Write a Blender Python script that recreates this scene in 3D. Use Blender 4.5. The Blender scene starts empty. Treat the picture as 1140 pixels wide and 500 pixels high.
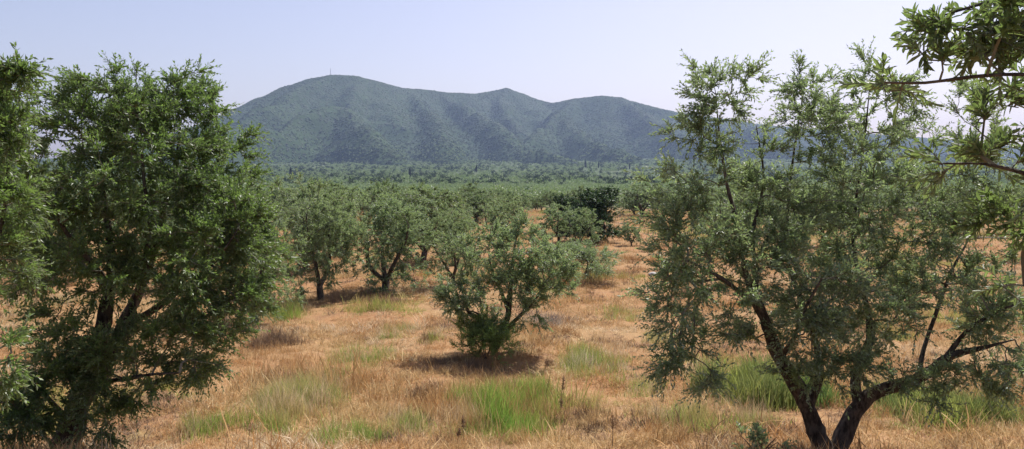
import bpy, math, random
import numpy as np
from mathutils import Vector, Matrix, Euler

SC = bpy.context.scene
COL = SC.collection
R = math.radians

# ------------------------------------------------------------------ camera, sky, sun
W0, H0, F0 = 1140.0, 500.0, 845.0          # photograph size, focal length in its pixels
HOR = 195.0                                # row of the horizon
CAM_Z = 4.8
TILT = math.atan((H0 / 2 - HOR) / F0)
cam_d = bpy.data.cameras.new('camera')
cam = bpy.data.objects.new('camera', cam_d)
COL.objects.link(cam)
cam.location = (0, 0, CAM_Z)
cam.rotation_euler = (math.pi / 2 - TILT, 0, 0)
cam_d.sensor_width = 36
cam_d.lens = F0 / W0 * 36
cam_d.clip_start = 0.05
cam_d.clip_end = 30000
SC.camera = cam

SUN_EL, SUN_AZ = R(57), R(35)
world = bpy.data.worlds.new('World')
SC.world = world
world.use_nodes = True
wn = world.node_tree
for n in list(wn.nodes):
    wn.nodes.remove(n)
sky = wn.nodes.new('ShaderNodeTexSky')
sky.sky_type = 'NISHITA'
sky.sun_disc = False
sky.sun_elevation = SUN_EL
sky.sun_rotation = SUN_AZ
sky.altitude = 50
sky.air_density = 1.0
sky.dust_density = 2.2
sky.ozone_density = 2.0
bg = wn.nodes.new('ShaderNodeBackground')
bg.inputs['Strength'].default_value = 0.088
wo = wn.nodes.new('ShaderNodeOutputWorld')
tint = wn.nodes.new('ShaderNodeMix')            # the photograph's cool lavender white balance
tint.data_type = 'RGBA'; tint.blend_type = 'MULTIPLY'
tint.inputs[0].default_value = 1.0
tint.inputs[7].default_value = (1.19, .98, .95, 1)
wn.links.new(sky.outputs[0], tint.inputs[6])
wn.links.new(tint.outputs[2], bg.inputs[0])
wn.links.new(bg.outputs[0], wo.inputs[0])

sun_d = bpy.data.lights.new('sun', 'SUN')
sun_d.energy = 4.2
sun_d.angle = R(0.53)
sun_d.color = (1.0, 0.965, 0.91)
sun = bpy.data.objects.new('sun', sun_d)
COL.objects.link(sun)
sdir = Vector((math.cos(SUN_EL) * math.sin(SUN_AZ), math.cos(SUN_EL) * math.cos(SUN_AZ), math.sin(SUN_EL)))
sun.rotation_euler = sdir.to_track_quat('Z', 'Y').to_euler()
sun.location = (40, 60, 120)

vs = SC.view_settings
SC.display_settings.display_device = 'sRGB'
vs.view_transform = 'Standard'
vs.look = 'None'
vs.exposure = 0.85
vs.gamma = 1.0
vs.use_curve_mapping = False
cy = SC.cycles
cy.use_denoising = True
cy.denoising_input_passes = 'RGB_ALBEDO_NORMAL'
cy.max_bounces = 9
cy.diffuse_bounces = 5
cy.glossy_bounces = 2
cy.transmission_bounces = 4
cy.volume_bounces = 0
cy.transparent_max_bounces = 4
cy.caustics_reflective = False
cy.caustics_refractive = False

# ------------------------------------------------------------------ helpers
RS = np.random.RandomState


def _hash(ix, iy, seed):
    h = (ix.astype(np.int64) * 374761393 + iy.astype(np.int64) * 668265263 + seed * 144665) & 0x7fffffff
    h = ((h ^ (h >> 13)) * 1274126177) & 0x7fffffff
    h = h ^ (h >> 16)
    return (h & 0xffff) / 65535.0


def vnoise(x, y, seed=0):
    x = np.asarray(x, float); y = np.asarray(y, float)
    ix = np.floor(x); iy = np.floor(y)
    fx = x - ix; fy = y - iy
    fx = fx * fx * fx * (fx * (fx * 6 - 15) + 10); fy = fy * fy * fy * (fy * (fy * 6 - 15) + 10)
    ix = ix.astype(np.int64); iy = iy.astype(np.int64)
    a = _hash(ix, iy, seed); b = _hash(ix + 1, iy, seed)
    c = _hash(ix, iy + 1, seed); d = _hash(ix + 1, iy + 1, seed)
    return (a * (1 - fx) + b * fx) * (1 - fy) + (c * (1 - fx) + d * fx) * fy


def fbm(x, y, octaves=4, seed=0):
    s = 0; a = 0.5; t = 0
    x = np.asarray(x, float); y = np.asarray(y, float)
    for o in range(octaves):
        s = s + a * vnoise(x + 17.3 * o, y - 9.1 * o, seed + o)
        t += a; a *= 0.5
        x, y = x * 1.6 - y * 1.2, x * 1.2 + y * 1.6      # rotate and double
    return s / t


_py = np.array([-400, -60, 3, 4.5, 6, 8, 10, 12, 15, 20, 30, 40, 60, 90, 120, 160, 230, 320, 500, 800, 1100, 1400, 1700, 2000, 2500, 6000], float)
_pz = np.array([3.4, 3.3, 3.15, 2.85, 2.25, 1.5, .98, .68, .42, .20, .05, 0, -.05, -.3, -1.0, -2.0, -3.2, -4.0, -4.0, -.5, 6.0, 15.0, 27.0, 40.0, 60.0, 110.0], float)


def ground_h(x, y):
    x = np.asarray(x, float); y = np.asarray(y, float)
    z = np.interp(y, _py, _pz)
    w = np.clip(1 - y / 160.0, 0, 1)
    z = z + (fbm(x / 5.0, y / 5.0, 3, 5) - .5) * .40 * w * np.clip((y - 2) / 8, 0.2, 1)
    z = z + (fbm(x / 1.1, y / 1.1, 3, 9) - .5) * .34 * w * w
    return z


_ct, _st = math.cos(TILT), math.sin(TILT)


def ray(px, py):
    u = (px - W0 / 2) / F0
    v = (H0 / 2 - py) / F0
    # right = +X, up = tilted, forward = +Y
    return np.array([u, _ct + v * _st, -_st + v * _ct])


def P(px, py, D):
    """point seen at pixel px, py that stands at the ground distance y = D"""
    r = ray(px, py)
    return np.array([0, 0, CAM_Z]) + r * (D / r[1])


def on_ground(px, py):
    """where the line of sight of a pixel meets the ground"""
    r = ray(px, py)
    D = 3.0
    for _ in range(4000):
        p = np.array([0, 0, CAM_Z]) + r * (D / r[1])
        if p[2] <= float(ground_h(p[0], p[1])):
            break
        D *= 1.003
    return p


def tomesh(name, V, F, mat=None, smooth=False):
    V = np.ascontiguousarray(np.asarray(V, np.float32).reshape(-1, 3))
    F = np.ascontiguousarray(np.asarray(F, np.int32))
    k = F.shape[1]
    me = bpy.data.meshes.new(name)
    me.vertices.add(len(V)); me.vertices.foreach_set('co', V.ravel())
    me.loops.add(F.size); me.loops.foreach_set('vertex_index', F.ravel())
    me.polygons.add(len(F))
    me.polygons.foreach_set('loop_start', np.arange(0, F.size, k, dtype=np.int32))
    me.polygons.foreach_set('use_smooth', np.full(len(F), bool(smooth)))
    me.update(calc_edges=True)
    if mat:
        me.materials.append(mat)
    return me


def link(name, data, parent=None, loc=None):
    o = bpy.data.objects.new(name, data)
    COL.objects.link(o)
    if parent is not None:
        o.parent = parent
    if loc is not None:
        o.location = loc
    return o


def tag(o, label=None, cat=None, group=None, kind=None):
    if label: o['label'] = label
    if cat: o['category'] = cat
    if group: o['group'] = group
    if kind: o['kind'] = kind
    return o


class MB:
    def __init__(s):
        s.V = []; s.F = []; s.n = 0

    def add(s, V, F):
        V = np.asarray(V, float).reshape(-1, 3); F = np.asarray(F, int)
        s.V.append(V); s.F.append(F + s.n); s.n += len(V)

    def mesh(s, name, mat, smooth=False):
        return tomesh(name, np.concatenate(s.V), np.concatenate(s.F), mat, smooth)


def norm(a):
    return a / np.maximum(np.linalg.norm(a, axis=-1, keepdims=True), 1e-9)


def catmull(pts, step):
    pts = np.asarray(pts, float)
    if len(pts) < 3:
        n = max(2, int(np.linalg.norm(pts[-1, :3] - pts[0, :3]) / step))
        t = np.linspace(0, 1, n + 1)[:, None]
        return pts[0] * (1 - t) + pts[-1] * t
    q = np.vstack([2 * pts[0] - pts[1], pts, 2 * pts[-1] - pts[-2]])
    out = []
    for i in range(1, len(q) - 2):
        n = max(1, int(np.linalg.norm(q[i + 1, :3] - q[i, :3]) / step))
        for t in np.arange(n) / n:
            a, b, c, d = q[i - 1], q[i], q[i + 1], q[i + 2]
            out.append(.5 * (2 * b + (c - a) * t + (2 * a - 5 * b + 4 * c - d) * t * t + (3 * b - a - 3 * c + d) * t ** 3))
    out.append(pts[-1])
    return np.array(out)


def tube(path, sides=8, rough=0.0, rng=None, cap=True):
    """tapered tube through path rows x,y,z,r; returns V, F (triangles)"""
    p = path[:, :3]; r = np.maximum(path[:, 3], 0.0008)
    n = len(p)
    t = norm(np.gradient(p, axis=0))
    ref = np.array([0.31, 0.87, 0.12]) if abs(t[0][1]) < .8 else np.array([0.9, .1, .2])
    u = norm(np.cross(t, ref)); w = np.cross(t, u)
    a = np.linspace(0, 2 * math.pi, sides, endpoint=False)
    rr = np.repeat(r[:, None], sides, 1)
    if rough and rng is not None:
        k = rng.rand(sides) * .8 + .6
        rr = rr * (1 + rough * (rng.rand(n, sides) - .5) + rough * 1.1 * (np.sin(np.arange(n)[:, None] * .55 + a * 3 + rng.rand() * 6) * .5) * k)
    V = p[:, None] + rr[..., None] * (np.cos(a)[None, :, None] * u[:, None] + np.sin(a)[None, :, None] * w[:, None])
    V = V.reshape(-1, 3)
    i = np.arange(n - 1)[:, None] * sides; j = np.arange(sides)[None]; j2 = (j + 1) % sides
    A = i + j; B = i + j2; C = i + sides + j2; D = i + sides + j
    F = np.concatenate([np.stack([A, B, C], -1).reshape(-1, 3), np.stack([A, C, D], -1).reshape(-1, 3)])
    if cap:
        V = np.vstack([V, p[-1] + t[-1] * r[-1] * .6])
        top = (n - 1) * sides
        k = np.arange(sides)
        F = np.vstack([F, np.stack([top + k, top + (k + 1) % sides, np.full(sides, len(V) - 1)], -1)])
    return V, F


def prisms(A, B, ra, rb):
    """many thin three-sided tapered sticks A -> B"""
    n = len(A)
    t = norm(B - A)
    ref = np.where(np.abs(t[:, 2:3]) > .9, np.array([[1., 0, 0]]), np.array([[0, 0, 1.]]))
    u = norm(np.cross(t, ref)); w = np.cross(t, u)
    ang = np.array([0, 2.0944, 4.18879])
    ring = np.cos(ang)[None, :, None] * u[:, None] + np.sin(ang)[None, :, None] * w[:, None]
    V = np.concatenate([A[:, None] + ring * np.reshape(ra, (-1, 1, 1)), B[:, None] + ring * np.reshape(rb, (-1, 1, 1))], 1).reshape(-1, 3)
    f = np.array([[0, 1, 4], [0, 4, 3], [1, 2, 5], [1, 5, 4], [2, 0, 3], [2, 3, 5]])
    F = (np.arange(n)[:, None, None] * 6 + f[None]).reshape(-1, 3)
    return V, F


# ------------------------------------------------------------------ materials
def mat_new(name):
    m = bpy.data.materials.new(name)
    m.use_nodes = True
    nt = m.node_tree
    for n in list(nt.nodes):
        nt.nodes.remove(n)
    return m, nt


def N(nt, t, **kw):
    n = nt.nodes.new(t)
    for k, v in kw.items():
        setattr(n, k, v)
    return n


def mixc(nt, fac, a, b, mode='MIX'):
    n = nt.nodes.new('ShaderNodeMix')
    n.data_type = 'RGBA'; n.blend_type = mode
    for s, v in ((0, fac), (6, a), (7, b)):
        if isinstance(v, (int, float)):
            n.inputs[s].default_value = v
        elif isinstance(v, tuple):
            n.inputs[s].default_value = (*v, 1)
        else:
            nt.links.new(v, n.inputs[s])
    return n.outputs[2]


def ramp(nt, v, lo, hi):
    n = nt.nodes.new('ShaderNodeMapRange')
    n.interpolation_type = 'SMOOTHSTEP'
    nt.links.new(v, n.inputs[0])
    n.inputs[1].default_value = lo; n.inputs[2].default_value = hi
    return n.outputs[0]


def noise(nt, vec, scale, detail=4, rough=.55):
    n = nt.nodes.new('ShaderNodeTexNoise')
    n.inputs['Scale'].default_value = scale
    n.inputs['Detail'].default_value = detail
    n.inputs['Roughness'].default_value = rough
    nt.links.new(vec, n.inputs['Vector'])
    return n.outputs[0]


def leaf_material(name, top, under, trans, tf=.35, rough=.42, spread=.45, big=0.0):
    """two-sided leaf: dark glossy upper face, silvery underside, some light shining through"""
    m, nt = mat_new(name)
    g = N(nt, 'ShaderNodeNewGeometry')
    oi = N(nt, 'ShaderNodeObjectInfo')
    rnd = g.outputs['Random Per Island']
    c = mixc(nt, g.outputs['Backfacing'], top, under)
    hs = N(nt, 'ShaderNodeHueSaturation')
    mr = N(nt, 'ShaderNodeMapRange'); nt.links.new(rnd, mr.inputs[0])
    mr.inputs[3].default_value = 1 - spread; mr.inputs[4].default_value = 1 + spread
    nt.links.new(mr.outputs[0], hs.inputs['Value'])
    mr2 = N(nt, 'ShaderNodeMapRange'); nt.links.new(oi.outputs['Random'], mr2.inputs[0])
    mr2.inputs[3].default_value = .475; mr2.inputs[4].default_value = .52
    nt.links.new(mr2.outputs[0], hs.inputs['Hue'])
    sp = N(nt, 'ShaderNodeMath', operation='FRACT'); sm = N(nt, 'ShaderNodeMath', operation='MULTIPLY')
    nt.links.new(oi.outputs['Random'], sm.inputs[0]); sm.inputs[1].default_value = 7.31
    nt.links.new(sm.outputs[0], sp.inputs[0])
    mr3 = N(nt, 'ShaderNodeMapRange'); nt.links.new(sp.outputs[0], mr3.inputs[0])
    mr3.inputs[3].default_value = .86; mr3.inputs[4].default_value = 1.14
    hv = N(nt, 'ShaderNodeHueSaturation'); nt.links.new(mr3.outputs[0], hv.inputs['Value'])
    nt.links.new(c, hv.inputs['Color']); nt.links.new(hv.outputs[0], hs.inputs['Color'])
    pos = noise(nt, g.outputs['Position'], 1.7, 2)
    c2 = mixc(nt, ramp(nt, pos, .45, .75), hs.outputs[0], tuple(min(1, v * k) for v, k in zip(under, (1.05, 1.05, .75))))
    mx = nt.nodes[-1]
    c2 = mixc(nt, .3, hs.outputs[0], c2)
    p = N(nt, 'ShaderNodeBsdfPrincipled')
    nt.links.new(c2, p.inputs['Base Color'])
    p.inputs['Roughness'].default_value = rough
    p.inputs['Specular IOR Level'].default_value = .5
    t = N(nt, 'ShaderNodeBsdfTranslucent')
    t.inputs[0].default_value = (*trans, 1)
    ms = N(nt, 'ShaderNodeMixShader'); ms.inputs[0].default_value = tf
    nt.links.new(p.outputs[0], ms.inputs[1]); nt.links.new(t.outputs[0], ms.inputs[2])
    o = N(nt, 'ShaderNodeOutputMaterial'); nt.links.new(ms.outputs[0], o.inputs[0])
    return m


def bark_material():
    m, nt = mat_new('olive_bark')
    g = N(nt, 'ShaderNodeNewGeometry')
    mp = N(nt, 'ShaderNodeMapping'); mp.inputs['Scale'].default_value = (1, 1, .3)
    nt.links.new(g.outputs['Position'], mp.inputs[0])
    a = noise(nt, mp.outputs[0], 22, 6, .65)
    b = noise(nt, g.outputs['Position'], 4, 3)
    c = mixc(nt, ramp(nt, a, .35, .68), (.03, .023, .018), (.13, .102, .08))
    c = mixc(nt, ramp(nt, b, .5, .75), c, (.11, .10, .085))
    p = N(nt, 'ShaderNodeBsdfPrincipled'); nt.links.new(c, p.inputs['Base Color'])
    p.inputs['Roughness'].default_value = .9
    p.inputs['Specular IOR Level'].default_value = .2
    bp = N(nt, 'ShaderNodeBump'); bp.inputs['Strength'].default_value = .9; bp.inputs['Distance'].default_value = .03
    nt.links.new(a, bp.inputs['Height']); nt.links.new(bp.outputs[0], p.inputs['Normal'])
    o = N(nt, 'ShaderNodeOutputMaterial'); nt.links.new(p.outputs[0], o.inputs[0])
    return m


def blade_material(name, cols, tf=.3, scale=.35, spread=.35):
    """thin dry or green blades; colour drifts over the field and from clump to clump"""
    m, nt = mat_new(name)
    g = N(nt, 'ShaderNodeNewGeometry'); oi = N(nt, 'ShaderNodeObjectInfo')
    n1 = noise(nt, g.outputs['Position'], scale, 3)
    c = mixc(nt, ramp(nt, n1, .36, .64), cols[0], cols[1])
    c = mixc(nt, ramp(nt, oi.outputs['Random'], .62, .95), c, cols[2])
    n2 = noise(nt, g.outputs['Position'], scale * 5, 2)
    c = mixc(nt, ramp(nt, n2, .55, .72), c, cols[3])
    hs = N(nt, 'ShaderNodeHueSaturation'); nt.links.new(c, hs.inputs['Color'])
    mr = N(nt, 'ShaderNodeMapRange'); nt.links.new(g.outputs['Random Per Island'], mr.inputs[0])
    mr.inputs[3].default_value = 1 - spread; mr.inputs[4].default_value = 1 + spread
    nt.links.new(mr.outputs[0], hs.inputs['Value'])
    d = N(nt, 'ShaderNodeBsdfPrincipled'); nt.links.new(hs.outputs[0], d.inputs['Base Color'])
    d.inputs['Roughness'].default_value = .75; d.inputs['Specular IOR Level'].default_value = .25
    t = N(nt, 'ShaderNodeBsdfTranslucent'); nt.links.new(hs.outputs[0], t.inputs[0])
    ms = N(nt, 'ShaderNodeMixShader'); ms.inputs[0].default_value = tf
    nt.links.new(d.outputs[0], ms.inputs[1]); nt.links.new(t.outputs[0], ms.inputs[2])
    o = N(nt, 'ShaderNodeOutputMaterial'); nt.links.new(ms.outputs[0], o.inputs[0])
    return m


def plain_material(name, col, rough=.8, var=.25, scale=3.0):
    m, nt = mat_new(name)
    g = N(nt, 'ShaderNodeNewGeometry')
    n1 = noise(nt, g.outputs['Position'], scale, 5, .6)
    c = mixc(nt, n1, tuple(v * (1 - var) for v in col), tuple(min(1, v * (1 + var)) for v in col))
    p = N(nt, 'ShaderNodeBsdfPrincipled'); nt.links.new(c, p.inputs['Base Color'])
    p.inputs['Roughness'].default_value = rough
    bp = N(nt, 'ShaderNodeBump'); bp.inputs['Strength'].default_value = .3; bp.inputs['Distance'].default_value = .02
    nt.links.new(n1, bp.inputs['Height']); nt.links.new(bp.outputs[0], p.inputs['Normal'])
    o = N(nt, 'ShaderNodeOutputMaterial'); nt.links.new(p.outputs[0], o.inputs[0])
    return m


def ground_material():
    m, nt = mat_new('dry_field')
    g = N(nt, 'ShaderNodeNewGeometry'); pos = g.outputs['Position']
    sp = N(nt, 'ShaderNodeSeparateXYZ'); nt.links.new(pos, sp.inputs[0])
    big = noise(nt, pos, .13, 4); mid = noise(nt, pos, .9, 5, .6); fine = noise(nt, pos, 9, 6, .7)
    c = mixc(nt, ramp(nt, big, .38, .62), (.27, .14, .066), (.29, .185, .092))
    c = mixc(nt, ramp(nt, mid, .52, .72), c, (.20, .115, .07))
    c = mixc(nt, ramp(nt, fine, .45, .7), c, (.31, .205, .105))
    gr = noise(nt, pos, .22, 3)
    c = mixc(nt, ramp(nt, gr, .64, .76), c, (.20, .21, .07))
    # farther out the ground under the groves is weedy green and tan
    far = noise(nt, pos, .012, 4)
    cf = mixc(nt, ramp(nt, far, .4, .62), (.055, .08, .034), (.075, .095, .045))
    fm = ramp(nt, sp.outputs[1], 110, 190)
    c = mixc(nt, fm, c, cf)
    p = N(nt, 'ShaderNodeBsdfPrincipled'); nt.links.new(c, p.inputs['Base Color'])
    p.inputs['Roughness'].default_value = .95; p.inputs['Specular IOR Level'].default_value = .1
    bp = N(nt, 'ShaderNodeBump'); bp.inputs['Strength'].default_value = .7; bp.inputs['Distance'].default_value = .05
    nt.links.new(fine, bp.inputs['Height']); nt.links.new(bp.outputs[0], p.inputs['Normal'])
    o = N(nt, 'ShaderNodeOutputMaterial'); nt.links.new(p.outputs[0], o.inputs[0])
    return m


def hill_material():
    m, nt = mat_new('scrub_hillside')
    g = N(nt, 'ShaderNodeNewGeometry'); pos = g.outputs['Position']
    a = noise(nt, pos, .004, 5); b = noise(nt, pos, .05, 5, .7)
    c = mixc(nt, ramp(nt, a, .4, .62), (.034, .060, .023), (.042, .068, .027))
    c = mixc(nt, ramp(nt, b, .58, .80), c, (.046, .068, .030))
    p = N(nt, 'ShaderNodeBsdfPrincipled'); nt.links.new(c, p.inputs['Base Color'])
    p.inputs['Roughness'].default_value = .95; p.inputs['Specular IOR Level'].default_value = .1
    bp = N(nt, 'ShaderNodeBump'); bp.inputs['Strength'].default_value = .8; bp.inputs['Distance'].default_value = 4
    nt.links.new(b, bp.inputs['Height']); nt.links.new(bp.outputs[0], p.inputs['Normal'])
    o = N(nt, 'ShaderNodeOutputMaterial'); nt.links.new(p.outputs[0], o.inputs[0])
    return m


M_BARK = bark_material()
M_TWIG = plain_material('olive_twig', (.13, .125, .09), .85, .3)
M_OLIVE = leaf_material('olive_leaf', (.125, .175, .10), (.32, .37, .28), (.27, .37, .13), .48)
M_OLIVE_LUSH = leaf_material('olive_leaf_lush', (.085, .14, .052), (.21, .26, .145), (.18, .29, .06), .45)
M_OLIVE_NEAR = leaf_material('olive_leaf_broad', (.085, .13, .06), (.22, .265, .165), (.19, .28, .07), .44, .5)
M_DARK = leaf_material('dark_tree_leaf', (.042, .082, .034), (.06, .10, .045), (.06, .11, .02), .25, .5)
M_FAR = leaf_material('grove_leaf', (.12, .172, .092), (.25, .30, .20), (.21, .30, .095), .4, .5, .6)
M_WEED = leaf_material('weed_leaf', (.15, .235, .075), (.20, .28, .11), (.25, .37, .07), .46, .6)
M_CYP = leaf_material('cypress_leaf', (.015, .03, .014), (.02, .035, .018), (.02, .03, .008), .1, .7)
M_SCRUB = leaf_material('scrub_leaf', (.028, .054, .018), (.030, .057, .020), (.04, .06, .018), .1, .9, .12)
M_LOWSCRUB = leaf_material('low_scrub_leaf', (.062, .095, .042), (.07, .10, .046), (.06, .09, .026), .15, .9, .3)
M_STRAW = blade_material('dry_straw', [(.50, .36, .175), (.43, .245, .10), (.57, .44, .24), (.28, .16, .07)])
M_PALE = blade_material('bleached_grass', [(.62, .50, .32), (.55, .43, .26), (.66, .56, .40), (.50, .36, .20)])
M_GREEN = blade_material('green_grass', [(.20, .335, .06), (.25, .35, .07), (.31, .35, .10), (.15, .27, .05)], .5)
M_WEEDS = blade_material('green_weeds', [(.125, .215, .06), (.17, .25, .07), (.25, .28, .10), (.09, .165, .045)], .36, 2.2)
M_YGREEN = blade_material('yellowing_grass', [(.27, .32, .075), (.34, .34, .10), (.45, .38, .16), (.20, .28, .06)], .45)
M_BROWN = blade_material('dead_weed', [(.17, .115, .075), (.22, .145, .09), (.28, .19, .12), (.12, .08, .055)], .15)
M_GREY = blade_material('dead_brush', [(.22, .19, .17), (.27, .23, .2), (.3, .26, .22), (.16, .13, .12)], .1)
M_GROUND = ground_material()
M_HILL = hill_material()
M_STONE = plain_material('pale_stone', (.36, .34, .31), .9)
M_STEEL = plain_material('galvanised_steel', (.35, .36, .38), .5, .1)
M_WALL = plain_material('lime_wall', (.45, .43, .40), .9, .08)
M_ROOF = plain_material('clay_roof', (.36, .17, .10), .9, .2)
M_SHUT = plain_material('dark_opening', (.05, .06, .07), .6, .2)

# ------------------------------------------------------------------ ground sheet
def grow_lines(lo, hi, step, ratio, out):
    a = list(np.arange(lo, hi, step))
    s = step
    x = a[-1]
    while x < out:
        s *= ratio; x += s; a.append(x)
    return a


ys = np.array([-400, -200, -100, -50, -25, -12, -5] + grow_lines(-2, 45, .3, 1.035, 6200))
xp = np.array(grow_lines(0, 32, .3, 1.05, 6500))
xs = np.concatenate([-xp[:0:-1], xp])
X, Y = np.meshgrid(xs, ys)
Z = ground_h(X, Y)
nx, ny = len(xs), len(ys)
idx = np.arange(nx * ny).reshape(ny, nx)
F = np.stack([idx[:-1, :-1], idx[:-1, 1:], idx[1:, 1:], idx[1:, :-1]], -1).reshape(-1, 4)
tag(link('ground', tomesh('ground', np.stack([X, Y, Z], -1), F, M_GROUND, True)), kind='structure')

# ------------------------------------------------------------------ mountain
SPURS = [
    # crest, read off the skyline with an assumed distance
    [(-260, 196, 2600), (-120, 190, 2400), (40, 180, 2350), (150, 160, 2400), (200, 147, 2480), (245, 130, 2550), (265, 120.5, 2580), (290, 109, 2620), (320, 96, 2660), (345, 88, 2690), (370, 83.5, 2700), (395, 84.5, 2720), (420, 91, 2770), (445, 98, 2840), (470, 99.5, 2920), (500, 103.5, 3000), (530, 104.5, 3080), (550, 101, 3130), (563, 98, 3150), (580, 104, 3160), (600, 111.5, 3160), (615, 115, 3140), (640, 110, 3080), (672, 106.5, 3020), (690, 108.5, 3020), (720, 117, 3030), (750, 124.5, 3050), (775, 128, 3080), (860, 140, 3200), (940, 147, 3300), (1000, 151, 3350), (1140, 164, 3400), (1300, 178, 3400), (1500, 190, 3300)],
    [(370, 85, 2700), (325, 102, 2450), (280, 127, 2200), (245, 150, 1990), (215, 174, 1780)],
    [(400, 90, 2690), (392, 106, 2480), (383, 117, 2260), (400, 138, 2030), (425, 160, 1830), (440, 178, 1660)],
    [(383, 117, 2260), (335, 133, 2080), (292, 152, 1900), (262, 172, 1720)],
    [(455, 100, 2870), (470, 119, 2560), (490, 142, 2230), (500, 163, 1930), (505, 178, 1700)],
    [(490, 104, 2960), (520, 122, 2640), (550, 141, 2340), (580, 159, 2060), (610, 175, 1840), (632, 183, 1690)],
    [(563, 99, 3150), (556, 112, 3010), (565, 128, 2760), (580, 142, 2560)],
    [(640, 111, 3080), (622, 123, 2820), (628, 136, 2560), (650, 150, 2280), (680, 166, 2000), (705, 178, 1800)],
    [(622, 128, 2700), (604, 146, 2420), (592, 160, 2200)],
    [(690, 109, 3020), (722, 129, 2700), (765, 150, 2340), (805, 170, 2000), (830, 182, 1800)],
    [(775, 129, 3080), (850, 150, 2620), (900, 170, 2200), (930, 183, 1900)],
    [(940, 148, 3300), (1010, 165, 2700), (1060, 180, 2200)],
    [(200, 148, 2480), (130, 168, 2150), (70, 184, 1850)],
    [(1140, 165, 3400), (1200, 180, 2700)],
]
_lines = []
for s in SPURS:
    s4 = np.array([[*P(a, b, d), 0] for a, b, d in s])
    _lines.append(s4[:, :3])


def mountain_h(x, y):
    wx = (fbm(x / 420, y / 420, 4, 31) - .5) * 150
    wy = (fbm(x / 420, y / 420, 4, 47) - .5) * 150
    best = None
    for li, L in enumerate(_lines):
        h = np.full(x.shape, -1e3)
        for a, b in zip(L[:-1], L[1:]):
            ab = b[:2] - a[:2]
            k = 0.35 if li == 0 else .8
            # warp only away from the line itself, so that crests stay where they are
            t = np.clip(((x - a[0]) * ab[0] + (y - a[1]) * ab[1]) / (ab @ ab), 0, 1)
            dx = x - a[0] - t * ab[0]; dy = y - a[1] - t * ab[1]
            d = np.sqrt(dx * dx + dy * dy)
            f = np.clip(d / 250, 0, 1) * k
            d = np.sqrt((dx + wx * f) ** 2 + (dy + wy * f) ** 2)
            d = np.sqrt(d * d + 700) - 26.5
            drop = 60 * (1 - np.exp(-d / 120)) + .36 * d if li == 0 else 108 * (1 - np.exp(-d / 100)) + .27 * d
            h = np.maximum(h, a[2] + t * (b[2] - a[2]) - drop)
        if best is None:
            best = h
        else:                                  # smooth union
            k = 20.0
            q = np.clip(.5 + .5 * (h - best) / k, 0, 1)
            best = best * (1 - q) + h * q + k * q * (1 - q) * .5
    crest = _lines[0]
    dc = np.full(x.shape, 1e9)
    for a, b in zip(crest[:-1], crest[1:]):
        ab = b[:2] - a[:2]
        t = np.clip(((x - a[0]) * ab[0] + (y - a[1]) * ab[1]) / (ab @ ab), 0, 1)
        dc = np.minimum(dc, np.hypot(x - a[0] - t * ab[0], y - a[1] - t * ab[1]))
    amp = np.clip(dc / 350, .06, 1)
    rid = 1 - np.abs(2 * fbm(x / 260, y / 260, 5, 61) - 1)
    rid2 = 1 - np.abs(2 * fbm(x / 95, y / 95, 4, 77) - 1)
    return best + amp * ((rid - .75) * 60 + (rid2 - .75) * 14)


mx_ = np.arange(-3600, 5400, 16.0)
my_ = np.arange(1250, 4400, 16.0)
X, Y = np.meshgrid(mx_, my_)
Z = mountain_h(X, Y)
Z = np.maximum(Z, ground_h(X, Y) - 25)
nx, ny = len(mx_), len(my_)
idx = np.arange(nx * ny).reshape(ny, nx)
F = np.stack([idx[:-1, :-1], idx[:-1, 1:], idx[1:, 1:], idx[1:, :-1]], -1).reshape(-1, 4)
tag(link('mountain', tomesh('mountain', np.stack([X, Y, Z], -1), F, M_HILL, True)), kind='structure')
MZ = Z


def land_h(x, y):
    """top of ground or mountain, the mountain read from its grid"""
    x = np.asarray(x, float); y = np.asarray(y, float)
    gx = np.clip((x - mx_[0]) / 16.0, 0, nx - 1.001); gy = np.clip((y - my_[0]) / 16.0, 0, ny - 1.001)
    i = gx.astype(int); j = gy.astype(int); fx = gx - i; fy = gy - j
    z = (MZ[j, i] * (1 - fx) + MZ[j, i + 1] * fx) * (1 - fy) + (MZ[j + 1, i] * (1 - fx) + MZ[j + 1, i + 1] * fx) * fy
    return np.maximum(np.where(y < 1250, -99, z), ground_h(x, y))


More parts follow.
